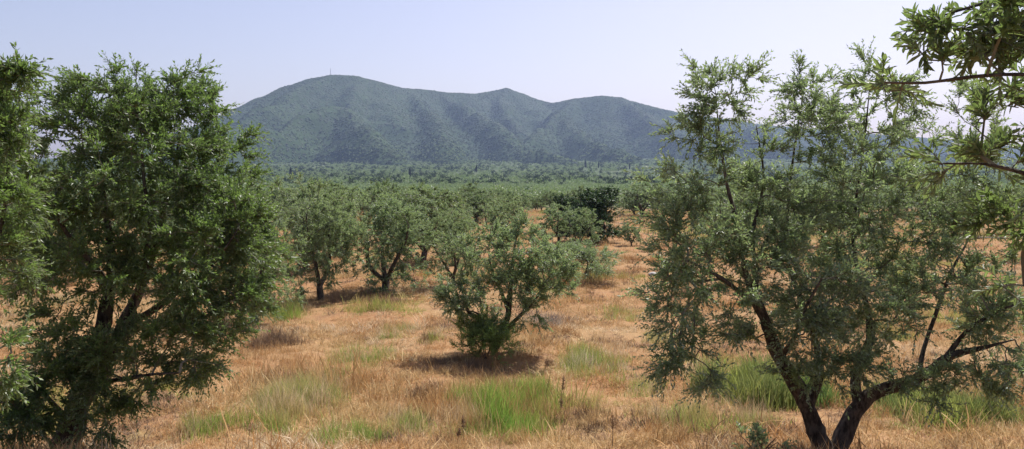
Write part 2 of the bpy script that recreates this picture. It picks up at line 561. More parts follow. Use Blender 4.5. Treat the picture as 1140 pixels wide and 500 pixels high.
# ------------------------------------------------------------------ scatter (uncountable ground cover, far woods)
def scatter(name, pts, rot, scl, pid, protos, label, cat):
    me = bpy.data.meshes.new(name)
    me.vertices.add(len(pts))
    me.vertices.foreach_set('co', np.asarray(pts, np.float32).ravel())
    for an, typ, data in (('rot', 'FLOAT_VECTOR', rot), ('scl', 'FLOAT_VECTOR', scl)):
        a = me.attributes.new(an, typ, 'POINT'); a.data.foreach_set('vector', np.asarray(data, np.float32).ravel())
    a = me.attributes.new('pid', 'INT', 'POINT'); a.data.foreach_set('value', np.asarray(pid, np.int32))
    for m in {p.materials[0].name: p.materials[0] for p in protos}.values():
        me.materials.append(m)
    coll = bpy.data.collections.new(name + '_kinds')
    for i, pm in enumerate(protos):
        coll.objects.link(bpy.data.objects.new('%s_kind_%02d' % (name, i), pm))
    nt = bpy.data.node_groups.new(name + '_scatter', 'GeometryNodeTree')
    nt.interface.new_socket('Geometry', in_out='INPUT', socket_type='NodeSocketGeometry')
    nt.interface.new_socket('Geometry', in_out='OUTPUT', socket_type='NodeSocketGeometry')
    gi = nt.nodes.new('NodeGroupInput'); go = nt.nodes.new('NodeGroupOutput')
    ip = nt.nodes.new('GeometryNodeInstanceOnPoints')
    ci = nt.nodes.new('GeometryNodeCollectionInfo')
    ci.inputs['Collection'].default_value = coll
    ci.inputs['Separate Children'].default_value = True
    ci.inputs['Reset Children'].default_value = True

    def attr(nm, ty):
        n = nt.nodes.new('GeometryNodeInputNamedAttribute'); n.data_type = ty
        n.inputs['Name'].default_value = nm
        return [s for s in n.outputs if s.enabled][0]
    er = nt.nodes.new('FunctionNodeEulerToRotation')
    nt.links.new(attr('rot', 'FLOAT_VECTOR'), er.inputs[0])
    nt.links.new(gi.outputs[0], ip.inputs['Points'])
    nt.links.new(ci.outputs[0], ip.inputs['Instance'])
    ip.inputs['Pick Instance'].default_value = True
    nt.links.new(attr('pid', 'INT'), ip.inputs['Instance Index'])
    nt.links.new(er.outputs[0], ip.inputs['Rotation'])
    nt.links.new(attr('scl', 'FLOAT_VECTOR'), ip.inputs['Scale'])
    nt.links.new(ip.outputs[0], go.inputs[0])
    o = link(name, me)
    md = o.modifiers.new('scatter', 'NODES'); md.node_group = nt
    tag(o, label, cat, kind='stuff')
    return o


# ------------------------------------------------------------------ trees
LEAF4 = (np.array([[0, 0, 0], [.45, .5, .06], [1, 0, 0], [.45, -.5, .06]]), np.array([[0, 2, 1], [0, 3, 2]]))
LEAF8 = (np.array([[0, 0, 0], [.22, .36, .05], [.55, .5, .04], [.84, .27, -.02], [1, 0, -.10], [.84, -.27, -.02], [.55, -.5, .04], [.22, -.36, .05], [.5, 0, -.03]]),
         np.array([[0, 8, 1], [1, 8, 2], [2, 8, 3], [3, 8, 4], [4, 8, 5], [5, 8, 6], [6, 8, 7], [7, 8, 0]]))


def leaf_mesh_arrays(pos, d, nrm, length, width, shape=LEAF4):
    """pos, d, nrm: (n,3); length, width: (n,)"""
    d = norm(d); s = norm(np.cross(nrm, d)); u = np.cross(d, s)
    T, Fc = shape
    V = pos[:, None] + T[None, :, 0:1] * length[:, None, None] * d[:, None] + T[None, :, 1:2] * width[:, None, None] * s[:, None] + T[None, :, 2:3] * length[:, None, None] * u[:, None]
    F = (np.arange(len(pos))[:, None, None] * len(T) + Fc[None]).reshape(-1, 3)
    return V.reshape(-1, 3), F


def grow_tree(limbs, lobes, seed, twigs=6, twig_len=.34, leaves=18, leaf_len=.06, leaf_w=.015, up=.35, droop=.18, limb_step=.12, attach_min=.35, twig_wood=True, clump_n=4.2, clump_s=.14):
    """limbs: lists of (x,y,z,r); lobes: (cx,cy,cz,rx,ry,rz,n). Returns limb paths, branch mesh arrays, leaf frames"""
    rng = RS(seed)
    paths = [catmull(l, limb_step) for l in limbs]
    sk = np.concatenate(paths)
    zlo = min(p[0, 2] for p in paths)
    sk = sk[(sk[:, 2] > zlo + attach_min)]
    pts = []; outw = []
    for (cx, cy_, cz, rx, ry, rz, n) in lobes:
        v = norm(rng.randn(n, 3))
        rad = rng.rand(n, 1) ** .42
        q = v * rad
        m_ = max(1, int(round(n / clump_n)))
        sg = clump_s * min(rx, ry, rz) ** .5
        pick_ = rng.randint(m_, size=n)
        lone = rng.rand(n, 1) < .34                      # some sprays stray from the clumps
        q2 = np.where(lone, q, q[:m_][pick_])
        jit = rng.randn(n, 3) * sg * np.array([1, 1, .8])
        pts.append(np.array([cx, cy_, cz]) + q2 * np.array([rx, ry, rz]) + np.where(lone, 0, jit)); outw.append(norm(q2 + jit / max(rx, .1)) * rad)
    pts = np.concatenate(pts); outw = np.concatenate(outw)
    n = len(pts)
    npos = np.concatenate([sk[:, :3], pts]); ns = len(sk)
    plen = np.zeros(ns + n)
    parent = np.full(ns + n, -1)
    dm = np.linalg.norm(pts[:, None] - sk[None, :, :3], axis=2) + .25 * np.maximum(0, sk[None, :, 2] - pts[:, None, 2])
    best = dm.min(1); bp = dm.argmin(1)
    done = np.zeros(n, bool); order = []
    for _ in range(n):
        c = np.where(done, 1e9, best).argmin()
        done[c] = True; order.append(c)
        k = ns + c
        parent[k] = bp[c]
        plen[k] = plen[bp[c]] + np.linalg.norm(npos[k] - npos[bp[c]])
        dd = np.linalg.norm(pts - pts[c], axis=1) + .3 * plen[k] + .15 * np.maximum(0, pts[c, 2] - pts[:, 2])
        b = dd < best
        best = np.where(b, dd, best); bp = np.where(b, k, bp)
    cnt = np.ones(ns + n)
    for c in order[::-1]:
        k = ns + c
        if parent[k] >= ns:
            cnt[parent[k]] += cnt[k]
    mb = MB()
    K = np.array([ns + c for c in order])
    A = npos[parent[K]]; B = npos[K]
    L = np.linalg.norm(B - A, axis=1)
    mid = (A + B) / 2 + rng.randn(len(K), 3) * (.09 * L)[:, None] + np.array([0, 0, 1]) * (.05 * L)[:, None]
    r1 = .0034 * cnt[K] ** .45
    r0 = r1 * 1.18
    par_r = np.where(parent[K] >= ns, .0034 * cnt[np.maximum(parent[K], 0)] ** .45, 1)
    r0 = np.minimum(r0, par_r)
    mb.add(*prisms(A, mid, r0, (r0 + r1) / 2)); mb.add(*prisms(mid, B, (r0 + r1) / 2, r1 * .9))
    # twigs
    dirs = norm(B - A)
    ci = np.repeat(np.arange(len(K)), twigs)
    T = len(ci)
    o = outw[np.array(order)][ci]
    td = norm(.55 * dirs[ci] + .55 * o + np.array([0, 0, up]) + rng.randn(T, 3) * .42)
    f = rng.rand(T, 1) ** 1.5 * .6
    p0 = B[ci] * (1 - f) + mid[ci] * f
    tl = twig_len * (.55 + .9 * rng.rand(T))
    dr = droop * (.3 + 1.2 * rng.rand(T))

    def tp(t):
        return p0 + td * (tl * t)[:, None] + np.array([0, 0, -1]) * (dr * tl * t * t)[:, None]
    if twig_wood:
        mb.add(*prisms(p0, tp(np.full(T, .5)), np.full(T, .0032), np.full(T, .0024)))
        mb.add(*prisms(tp(np.full(T, .5)), tp(np.full(T, 1.)), np.full(T, .0024), np.full(T, .001)))
    tt = (np.arange(leaves) // 2 + .6) / (leaves // 2)
    t = np.clip(tt[None] + rng.randn(T, leaves) * .02, .05, 1.02)
    pos = p0[:, None] + td[:, None] * (tl[:, None] * t)[..., None] + np.array([0, 0, -1]) * (dr[:, None] * tl[:, None] * t * t)[..., None]
    tang = norm(td[:, None] + np.array([0, 0, -2.]) * (dr[:, None] * t)[..., None])
    ref = norm(np.cross(tang, np.array([.23, .31, .92]))); ref2 = np.cross(tang, ref)
    ph = (np.arange(leaves) // 2 % 2) * math.pi / 2 + (np.arange(leaves) % 2) * math.pi
    ph = ph[None] + rng.rand(T, 1) * 6.28 + rng.randn(T, leaves) * .35
    side = np.cos(ph)[..., None] * ref + np.sin(ph)[..., None] * ref2
    opn = R(48) * (1 - .35 * t) + rng.randn(T, leaves) * .22
    ld = np.cos(opn)[..., None] * tang + np.sin(opn)[..., None] * side + np.array([0, 0, -.12])
    ln = norm(np.cos(opn)[..., None] * side * -1 + np.sin(opn)[..., None] * tang + rng.randn(T, leaves, 3) * .4 + np.array([0, 0, .08]))
    ll = leaf_len * (.65 + .6 * rng.rand(T, leaves)) * (1.1 - .35 * t)
    lw = leaf_w * (.8 + .4 * rng.rand(T, leaves))
    frames = (pos.reshape(-1, 3), ld.reshape(-1, 3), ln.reshape(-1, 3), ll.ravel(), lw.ravel())
    return paths, mb, frames, rng


def hero_tree(name, base, limbs, lobes, seed, label, leafmat, group=None, rough=.36, shape=LEAF4, single_leaves=0, **kw):
    """a near tree built limb by limb; everything relative to its base"""
    base = np.array([base[0], base[1], float(ground_h(base[0], base[1])) - .04])
    off = np.append(base, 0)
    limbs = [np.array(l, float) - off for l in limbs]
    lobes = [(l[0] - base[0], l[1] - base[1], l[2] - base[2], *l[3:]) for l in lobes]
    paths, mb, fr, rng = grow_tree(limbs, lobes, seed, **kw)
    root = link(name, None, loc=tuple(base))
    root.empty_display_size = .5
    tag(root, label, 'tree', group)
    trunk = None
    for i, p in enumerate(paths):
        V, F = tube(p, 12 if p[0, 3] > .05 else 7, rough if p[0, 3] > .03 else .1, rng)
        me = tomesh('trunk' if i == 0 else 'limb', V, F, M_BARK, True)
        if i == 0:
            trunk = link('trunk', me, root)
        else:
            link('limb', me, trunk)
    crown_arr = fr
    keep = np.ones(len(fr[0]), bool)
    if single_leaves:
        w = fr[0] + base
        dvec = w - np.array([0, 0, CAM_Z])
        yy = np.maximum(dvec[:, 1] * _ct - dvec[:, 2] * _st, .1)
        u = dvec[:, 0] / yy * F0 + W0 / 2; v = H0 / 2 - (dvec[:, 1] * _st + dvec[:, 2] * _ct) / yy * F0
        inside = (u > 5) & (u < W0 - 5) & (v > 5) & (v < H0 - 5)
        size = np.where(inside, fr[3] / yy, 0)
        pick = np.argsort(-size)[:single_leaves]
        keep[pick] = False
    V, F = leaf_mesh_arrays(*[a[keep] for a in fr], shape=shape)
    if single_leaves:
        crown = link('crown', mb.mesh('crown', M_TWIG), root)
        tag(link('foliage', tomesh('foliage', V, F, leafmat), crown), kind='stuff')
    else:
        crown = link('crown', tomesh('crown', V, F, leafmat), root)
        link('twigs', mb.mesh('twigs', M_TWIG), crown)
    if single_leaves:
        lm = tomesh('leaf', shape[0], shape[1], leafmat)
        for i in np.where(~keep)[0]:
            d = norm(fr[1][i]); s = norm(np.cross(fr[2][i], d)); uu = np.cross(d, s)
            m = Matrix.Identity(4)
            for r_ in range(3):
                m[r_][0] = d[r_] * fr[3][i]; m[r_][1] = s[r_] * fr[4][i]; m[r_][2] = uu[r_] * fr[3][i]; m[r_][3] = fr[0][i][r_]
            o = bpy.data.objects.new('leaf', lm); COL.objects.link(o)
            o.parent = crown
            o.matrix_local = m
    return root


def LB(px, py, D, rx, ry, rd, n):
    """crown lobe from its middle and half-sizes in the photograph, at distance D"""
    c = P(px, py, D)
    return (c[0], c[1], c[2], rx * D / F0, rd, ry * D / F0, n)


def LM(*rows):
    """limb from rows of pixel x, y, distance, radius in metres"""
    return [[*P(a, b, d), r] for a, b, d, r in rows]


# --- big olive on the right with forked trunk
D = 10.0
hero_tree('olive_tree', P(921, 505, D), [
    LM((921, 520, D, 0.1428), (914, 495, D, 0.1260), (905, 468, 9.95, 0.1050), (893, 440, 9.9, 0.0966), (875, 412, 9.85, 0.0882), (862, 385, 9.8, 0.0773), (852, 355, 9.75, 0.0672), (840, 331, 9.7, 0.0588)),
    LM((929, 520, D + .05, 0.1344), (938, 485, 10.1, 0.1092), (950, 460, 10.15, 0.1050), (966, 440, 10.2, 0.0924), (990, 431, 10.2, 0.0798), (1015, 426, 10.1, 0.0714), (1040, 411, 10.0, 0.0672), (1058, 396, 9.9, 0.0546), (1085, 389, 9.7, 0.0378), (1110, 383, 9.5, .014), (1130, 378, 9.4, .007)),
    LM((956, 452, 10.15, 0.0714), (952, 425, 10.25, 0.0630), (957, 402, 10.3, 0.0588), (968, 378, 10.4, 0.0504), (966, 345, 10.5, 0.0378), (956, 305, 10.6, 0.0294), (950, 272, 10.7, 0.0252), (953, 225, 10.8, 0.0185), (962, 160, 10.9, 0.0118), (968, 100, 11, 0.0067)),
    LM((840, 331, 9.7, 0.0504), (829, 300, 9.7, 0.0302), (820, 245, 9.75, 0.0252), (809, 205, 9.8, 0.0202), (801, 150, 9.85, 0.0118), (797, 105, 9.9, 0.0050)),
    LM((846, 342, 9.7, 0.0420), (820, 322, 9.5, 0.0294), (795, 305, 9.3, 0.0210), (765, 290, 9.1, 0.0126)),
    LM((900, 455, 9.95, 0.0630), (913, 410, 10.1, 0.0504), (905, 370, 10.3, 0.0420), (890, 330, 10.5, 0.0336), (876, 280, 10.7, 0.0252), (880, 200, 10.9, 0.0168), (893, 110, 11, 0.0067)),
    LM((1022, 424, 10.1, 0.0378), (1029, 388, 10.3, 0.0302), (1043, 345, 10.5, 0.0252), (1058, 305, 10.7, 0.0202), (1085, 250, 10.9, 0.0118), (1100, 180, 11, 0.0067)),
    LM((838, 335, 9.7, 0.0420), (842, 300, 9.9, 0.0294), (838, 260, 10.2, 0.0235), (850, 200, 10.4, 0.0151), (842, 140, 10.5, 0.0067)),
    LM((868, 398, 9.8, 0.0420), (885, 375, 9.5, 0.0252), (893, 350, 9.3, 0.0185), (915, 310, 9.1, 0.0118)),
    LM((1050, 402, 9.95, 0.0420), (1075, 370, 9.8, 0.0252), (1105, 350, 9.6, 0.0168), (1140, 335, 9.4, 0.0101)),
], [
    LB(798, 112, 9.9, 30, 42, .38, 30), LB(783, 150, 9.9, 42, 38, .45, 20), LB(826, 100, 9.9, 16, 26, .3, 7), LB(768, 205, 9.7, 34, 45, .5, 24),
    LB(775, 280, 9.4, 50, 52, .8, 72), LB(752, 335, 9.2, 30, 42, .6, 36), LB(778, 390, 9.2, 24, 45, .5, 22), LB(738, 380, 9.1, 18, 34, .4, 9),
    LB(850, 250, 10.2, 66, 76, 1.1, 114), LB(845, 175, 10.3, 34, 40, .6, 15), LB(905, 135, 10.8, 40, 48, .7, 54), LB(893, 98, 10.9, 18, 24, .4, 8),
    LB(968, 112, 10.9, 40, 50, .7, 54), LB(930, 210, 10.7, 60, 80, 1.2, 108), LB(1000, 240, 10.8, 60, 90, 1.3, 120), LB(1060, 180, 10.9, 50, 85, 1., 90),
    LB(880, 330, 9.7, 52, 48, 1.0, 57), LB(950, 335, 10.4, 70, 55, 1.2, 78), LB(935, 400, 9.6, 38, 28, .8, 15), LB(1060, 320, 10.5, 60, 60, 1.2, 54),
    LB(1110, 380, 9.5, 46, 28, .8, 24), LB(1100, 420, 9.2, 40, 14, .5, 7), LB(900, 425, 9.6, 30, 20, .5, 6), LB(1130, 300, 10, 40, 60, 1., 30), LB(830, 350, 9.2, 30, 40, .5, 14),
    LB(880, 372, 9.4, 48, 30, .6, 30), LB(960, 402, 9.6, 50, 24, .6, 28), LB(1050, 425, 9.5, 60, 18, .5, 22), LB(1100, 345, 9.8, 44, 30, .6, 30), LB(915, 300, 9.6, 60, 60, .8, 24), LB(1010, 330, 9.8, 50, 50, .8, 20), LB(820, 300, 9.3, 40, 50, .6, 16),
], 11, 'tall olive tree on the right with dark forked trunk and airy crown', M_OLIVE, twigs=7, twig_len=.25, leaves=14, leaf_len=.068, leaf_w=.021, up=.34)

# --- branch reaching in at the upper right corner: a tree standing just outside
D = 3.3
bs = np.array([3.75, 3.0, 0])
bz = float(ground_h(bs[0], bs[1]))
hero_tree('olive_tree', bs, [
    [(3.75, 3.0, bz - .1, .13), (3.72, 3.02, bz + .5, .11), (3.62, 3.1, bz + 1.1, .095), (3.5, 3.15, bz + 1.7, .075), (3.45, 3.2, bz + 2.3, .05), (3.5, 3.3, bz + 3.0, .02)],
    [(3.55, 3.12, bz + 1.5, .05), *LM((1330, 110, 3.25, .03), (1230, 92, 3.3, .02), (1140, 83, 3.3, .009), (1080, 86, 3.3, .0075), (1030, 92, 3.3, .0055), (985, 92, 3.3, .004))],
    [(3.6, 3.1, bz + 1.15, .05), *LM((1300, 260, 3.4, .025), (1200, 215, 3.5, .014), (1110, 185, 3.6, .008), (1050, 182, 3.6, .004))],
    [(3.6, 3.1, bz + 1.2, .05), *LM((1330, 330, 3.6, .025), (1230, 330, 3.8, .014), (1140, 318, 4.0, .008))],
    [(3.5, 3.15, bz + 1.7, .045), *LM((1300, 20, 3.4, .025), (1200, -20, 3.4, .014), (1110, 0, 3.4, .008), (1040, 20, 3.4, .004))],
], [
    LB(1095, 18, 3.35, 48, 26, .28, 11), LB(1045, 34, 3.3, 28, 24, .2, 5), LB(1130, 50, 3.3, 34, 26, .3, 5), LB(1012, 66, 3.3, 20, 14, .1, 2), LB(1000, 95, 3.4, 18, 10, .1, 2),
    LB(1125, 130, 3.6, 30, 26, .3, 5), LB(1105, 180, 3.8, 45, 18, .3, 9), LB(1068, 182, 3.6, 14, 12, .15, 2), LB(1125, 240, 4.0, 28, 34, .3, 7), LB(1146, 315, 3.95, 18, 26, .3, 2),
    LB(1240, 40, 3.4, 90, 110, .6, 50), LB(1280, 220, 3.5, 100, 120, .7, 50), LB(1380, 60, 3.4, 110, 160, .8, 50),
], 23, 'overhanging olive branches with broad leaves reaching in at the upper right corner', M_OLIVE_NEAR, shape=LEAF8, single_leaves=290,
    twigs=5, twig_len=.16, leaves=14, leaf_len=.062, leaf_w=.0165, up=.3, limb_step=.06)

# --- lush olive on the left
D = 10.3
hero_tree('olive_tree', P(74, 500, D), [
    LM((68, 515, D, .19), (78, 480, D, .165), (88, 452, D, .15), (97, 428, 10.3, .13), (106, 398, 10.3, .11), (114, 368, 10.3, .1), (121, 335, 10.3, .085), (124, 300, 10.4, .065), (120, 250, 10.5, .04), (112, 190, 10.6, .02), (105, 140, 10.7, .008)),
    LM((92, 445, D, .12), (112, 412, 10.5, .105), (130, 382, 10.7, .095), (143, 352, 10.8, .08), (160, 310, 11, .06), (178, 250, 11.1, .04), (195, 180, 11.2, .02), (205, 110, 11.2, .008)),
    LM((100, 432, D, .05), (122, 424, 10, .035), (145, 421, 9.8, .028), (170, 417, 9.6, .018), (200, 415, 9.4, .01)),
    LM((138, 364, 10.7, .06), (170, 345, 10.5, .045), (205, 320, 10.3, .03), (240, 290, 10.2, .02), (265, 255, 10.2, .008)),
    LM((122, 328, 10.3, .06), (100, 290, 10., .04), (75, 260, 9.8, .025), (55, 225, 9.6, .012)),
    LM((80, 472, D, .05), (62, 452, 9.7, .03), (40, 432, 9.4, .018), (10, 420, 9.2, .008)),
    LM((150, 335, 10.9, .05), (165, 270, 10.4, .03), (160, 200, 10.2, .02), (155, 110, 10.2, .008)),
], [
    LB(150, 118, 10.4, 62, 36, .9, 90), LB(214, 110, 10.8, 34, 24, .6, 37), LB(95, 150, 10.3, 50, 46, .9, 68), LB(160, 180, 10.5, 88, 66, 1.5, 197),
    LB(225, 190, 10.8, 48, 55, 1.0, 90), LB(255, 240, 10.6, 46, 46, .9, 72), LB(190, 275, 10.4, 84, 56, 1.4, 155), LB(235, 330, 10.2, 42, 48, .8, 64),
    LB(185, 375, 9.9, 48, 36, .8, 48), LB(225, 405, 9.8, 34, 26, .5, 20), LB(62, 235, 9.8, 48, 55, 1., 72), LB(95, 310, 9.8, 55, 40, .9, 44), LB(150, 425, 9.6, 42, 22, .5, 20), LB(35, 300, 9.9, 40, 40, .8, 28),
    LB(280, 275, 10.6, 26, 55, .6, 60), LB(262, 345, 10.3, 26, 40, .5, 34),
    LB(58, 425, 9.4, 52, 32, .5, 62), LB(25, 462, 9.3, 40, 32, .4, 51), LB(105, 462, 9.5, 34, 22, .4, 20), LB(70, 370, 9.6, 40, 34, .5, 29), LB(130, 385, 9.6, 30, 30, .5, 24),
], 37, 'lush dense olive tree on the left with dark twin trunk', M_OLIVE_LUSH, twigs=8, twig_len=.25, leaves=14, leaf_len=.07, leaf_w=.022, up=.3)

# --- olive cut by the left border
D = 6.6
hero_tree('olive_tree', P(-14, 540, D), [
    LM((-12, 560, D, .085), (-14, 520, D, .075), (-18, 482, D, .07), (-22, 445, 6.6, .065), (-24, 400, 6.6, .06), (-36, 340, 6.6, .065), (-44, 260, 6.6, .045), (-40, 180, 6.6, .025), (-25, 100, 6.6, .008)),
    LM((-30, 360, 6.6, .05), (-10, 300, 6.7, .03), (5, 230, 6.8, .018), (12, 140, 6.8, .008)),
    LM((-20, 400, 6.6, .04), (-80, 340, 6.6, .03), (-130, 260, 6.6, .015)),
], [
    LB(-4, 105, 6.7, 30, 26, .35, 30), LB(30, 78, 6.7, 16, 12, .2, 8), LB(8, 150, 6.7, 32, 34, .4, 30), LB(-2, 215, 6.7, 38, 36, .5, 40), LB(-60, 150, 6.6, 60, 90, .7, 70),
    LB(2, 290, 6.7, 30, 40, .4, 20), LB(8, 400, 6.4, 26, 26, .3, 10), LB(-100, 280, 6.6, 70, 80, .7, 60),
], 41, 'olive tree cut off by the left border of the picture', M_OLIVE_LUSH, twigs=7, twig_len=.2, leaves=14, leaf_len=.068, leaf_w=.02, up=.3)

# --- olive in the middle of the field
b = on_ground(550, 391); D = b[1]
hero_tree('olive_tree', b, [
    LM((550, 397, D, .12), (553, 382, D, .1), (558, 368, D, .085), (565, 352, D, .07), (568, 330, D + .1, .06), (570, 300, D + .2, .04), (574, 270, D + .2, .02), (580, 248, D + .2, .008)),
    LM((553, 384, D, .08), (546, 368, D - .1, .065), (537, 356, D - .2, .055), (524, 350, D - .3, .045), (518, 338, D - .4, .03), (512, 310, D - .4, .015)),
    LM((556, 374, D, .06), (575, 355, D - .2, .045), (592, 338, D - .3, .035), (608, 315, D - .3, .02)),
    LM((566, 345, D, .05), (555, 318, D + .3, .035), (545, 290, D + .5, .02), (545, 262, D + .5, .008)),
    LM((538, 357, D - .2, .03), (530, 348, D - .7, .022), (515, 345, D - .9, .012)),
], [
    LB(572, 288, D, 46, 32, 1., 110), LB(584, 258, D + .2, 18, 13, .4, 22), LB(548, 268, D + .4, 26, 17, .6, 34), LB(610, 302, D - .2, 28, 26, .8, 68), LB(518, 322, D - .3, 30, 20, .8, 62),
    LB(514, 285, D - .2, 20, 22, .5, 30), LB(572, 320, D - .2, 44, 20, .9, 45), LB(506, 338, D - .6, 18, 12, .4, 17), LB(604, 332, D - .3, 26, 14, .5, 20), LB(625, 318, D - .1, 14, 16, .4, 13), LB(535, 340, D + .5, 20, 14, .4, 10), LB(545, 360, D - .3, 30, 18, .5, 28), LB(585, 350, D - .2, 26, 14, .5, 17), LB(583, 250, D, 10, 14, .3, 8), LB(548, 256, D + .3, 12, 12, .3, 8), LB(615, 280, D, 12, 14, .3, 8),
], 53, 'olive tree in mid field with green shoots round its foot', M_OLIVE, twigs=6, twig_len=.27, leaves=14, leaf_len=.078, leaf_w=.026, up=.45)


# ------------------------------------------------------------------ generic olive kinds, shared by copies
def olive_kind(h, w, seed, clusters, leafmat, lean=0.0, nl=3, leaf=(.085, .022), low=.22, twigs=5, leaves=14, tl=.36, trunk_h=.17, lobes=9, wood=True):
    rng = RS(seed)
    limbs = []
    lean_v = np.array([math.cos(seed), math.sin(seed)]) * lean
    tr = .028 * h + .02
    th = trunk_h * h
    fork = np.array([lean_v[0] * .5, lean_v[1] * .5, th])
    limbs.append([(0, 0, -.15, tr * 1.35), (lean_v[0] * .1, lean_v[1] * .1, th * .3, tr * 1.05), (*fork, tr * .95)])
    a0 = rng.rand() * 6.28
    tips = []
    for i in range(nl):
        a = a0 + i * 6.28 / nl + rng.randn() * .3
        rr = w * .5 * (.45 + .3 * rng.rand())
        tip = np.array([math.cos(a) * rr + lean_v[0] * 1.4, math.sin(a) * rr + lean_v[1] * 1.4, h * (.62 + .2 * rng.rand())])
        m1 = fork * .7 + tip * .3 + np.array([math.cos(a), math.sin(a), -.3]) * .1 * w * rng.rand()
        m2 = fork * .3 + tip * .7 + rng.randn(3) * .05 * w
        limbs.append([(*(fork - [0, 0, .05]), tr * .75), (*m1, tr * .55), (*m2, tr * .35), (*tip, tr * .1)])
        tips.append(tip)
    lb = []
    for i in range(lobes):
        a = rng.rand() * 6.28
        zz = low + (1 - low) * (i + .5) / lobes
        env = math.sqrt(max(.08, 1 - ((zz - .47) / .58) ** 2))
        rr = w * .5 * env * (.30 + .35 * rng.rand())
        s = (.24 + .10 * rng.rand())
        lb.append((math.cos(a * 1 + i * 2.4) * rr + lean_v[0] * zz * 1.4, math.sin(a + i * 2.4) * rr + lean_v[1] * zz * 1.4, h * min(zz, .84), w * s, w * s, h * s * .72, max(3, clusters // lobes)))
    lb.append((lean_v[0], lean_v[1], h * .6, w * .36, w * .36, h * .3, clusters // 5))
    paths, mb, fr, rng = grow_tree(limbs, lb, seed, twigs=twigs, twig_len=tl, leaves=leaves, leaf_len=leaf[0], leaf_w=leaf[1], twig_wood=wood, limb_step=.2)
    V, F = leaf_mesh_arrays(*fr)
    crown = tomesh('crown', V, F, leafmat)
    tb = MB()
    for p in paths:
        tb.add(*tube(p, 7, .2, rng))
    if wood:
        pass
    tb.V += mb.V; tb.F += [f + tb.n for f in [np.concatenate([q for q in mb.F])]] if False else []
    off = tb.n
    for q in mb.F:
        tb.F.append(q + off)
    return tb.mesh('trunk', M_BARK, True), crown


def put_tree(kind, loc, scale, rz, label, group=None, name='olive_tree', cat='tree'):
    r = link(name, None, loc=loc)
    r.rotation_euler = (0, 0, rz)
    r.scale = scale if isinstance(scale, tuple) else (scale,) * 3
    tag(r, label, cat, group)
    link('trunk', kind[0], r)
    link('crown', kind[1], r)
    return r


def tree_at(kind, kh, kw, px, base_row, top_row, width_px, rz, label, name='olive_tree', group=None):
    p = on_ground(px, base_row)
    h = (base_row - top_row) * p[1] / F0
    w = 1.12 * width_px * p[1] / F0
    return put_tree(kind, (p[0], p[1], p[2] - .03), (w / kw, w / kw, h / kh), rz, label, group, name), p


KA = olive_kind(4.4, 4.4, 101, 460, M_OLIVE, .15, 3, (.09, .03), twigs=6, leaves=14, low=.17, trunk_h=.12, tl=.27, lobes=12)
KB = olive_kind(4.2, 4.2, 113, 430, M_OLIVE, .3, 2, (.09, .03), low=.2, twigs=6, leaves=14, trunk_h=.13, tl=.27, lobes=11)
KC = olive_kind(4.0, 4.2, 127, 230, M_FAR, .1, 3, (.14, .055), leaves=12, tl=.27)
KD = olive_kind(4.2, 4.0, 131, 230, M_FAR, .25, 4, (.14, .055), leaves=12, tl=.27)
KE = olive_kind(3.8, 4.2, 149, 220, M_OLIVE, .2, 3, (.13, .05), leaves=12, low=.2, tl=.27)
KF = olive_kind(4.5, 4.2, 151, 420, M_DARK, .05, 3, (.15, .085), low=.12, leaves=12, trunk_h=.1, lobes=12)
KG = olive_kind(2.2, 3.6, 163, 210, M_OLIVE, .5, 2, (.10, .03), low=.35, leaves=12, trunk_h=.2)

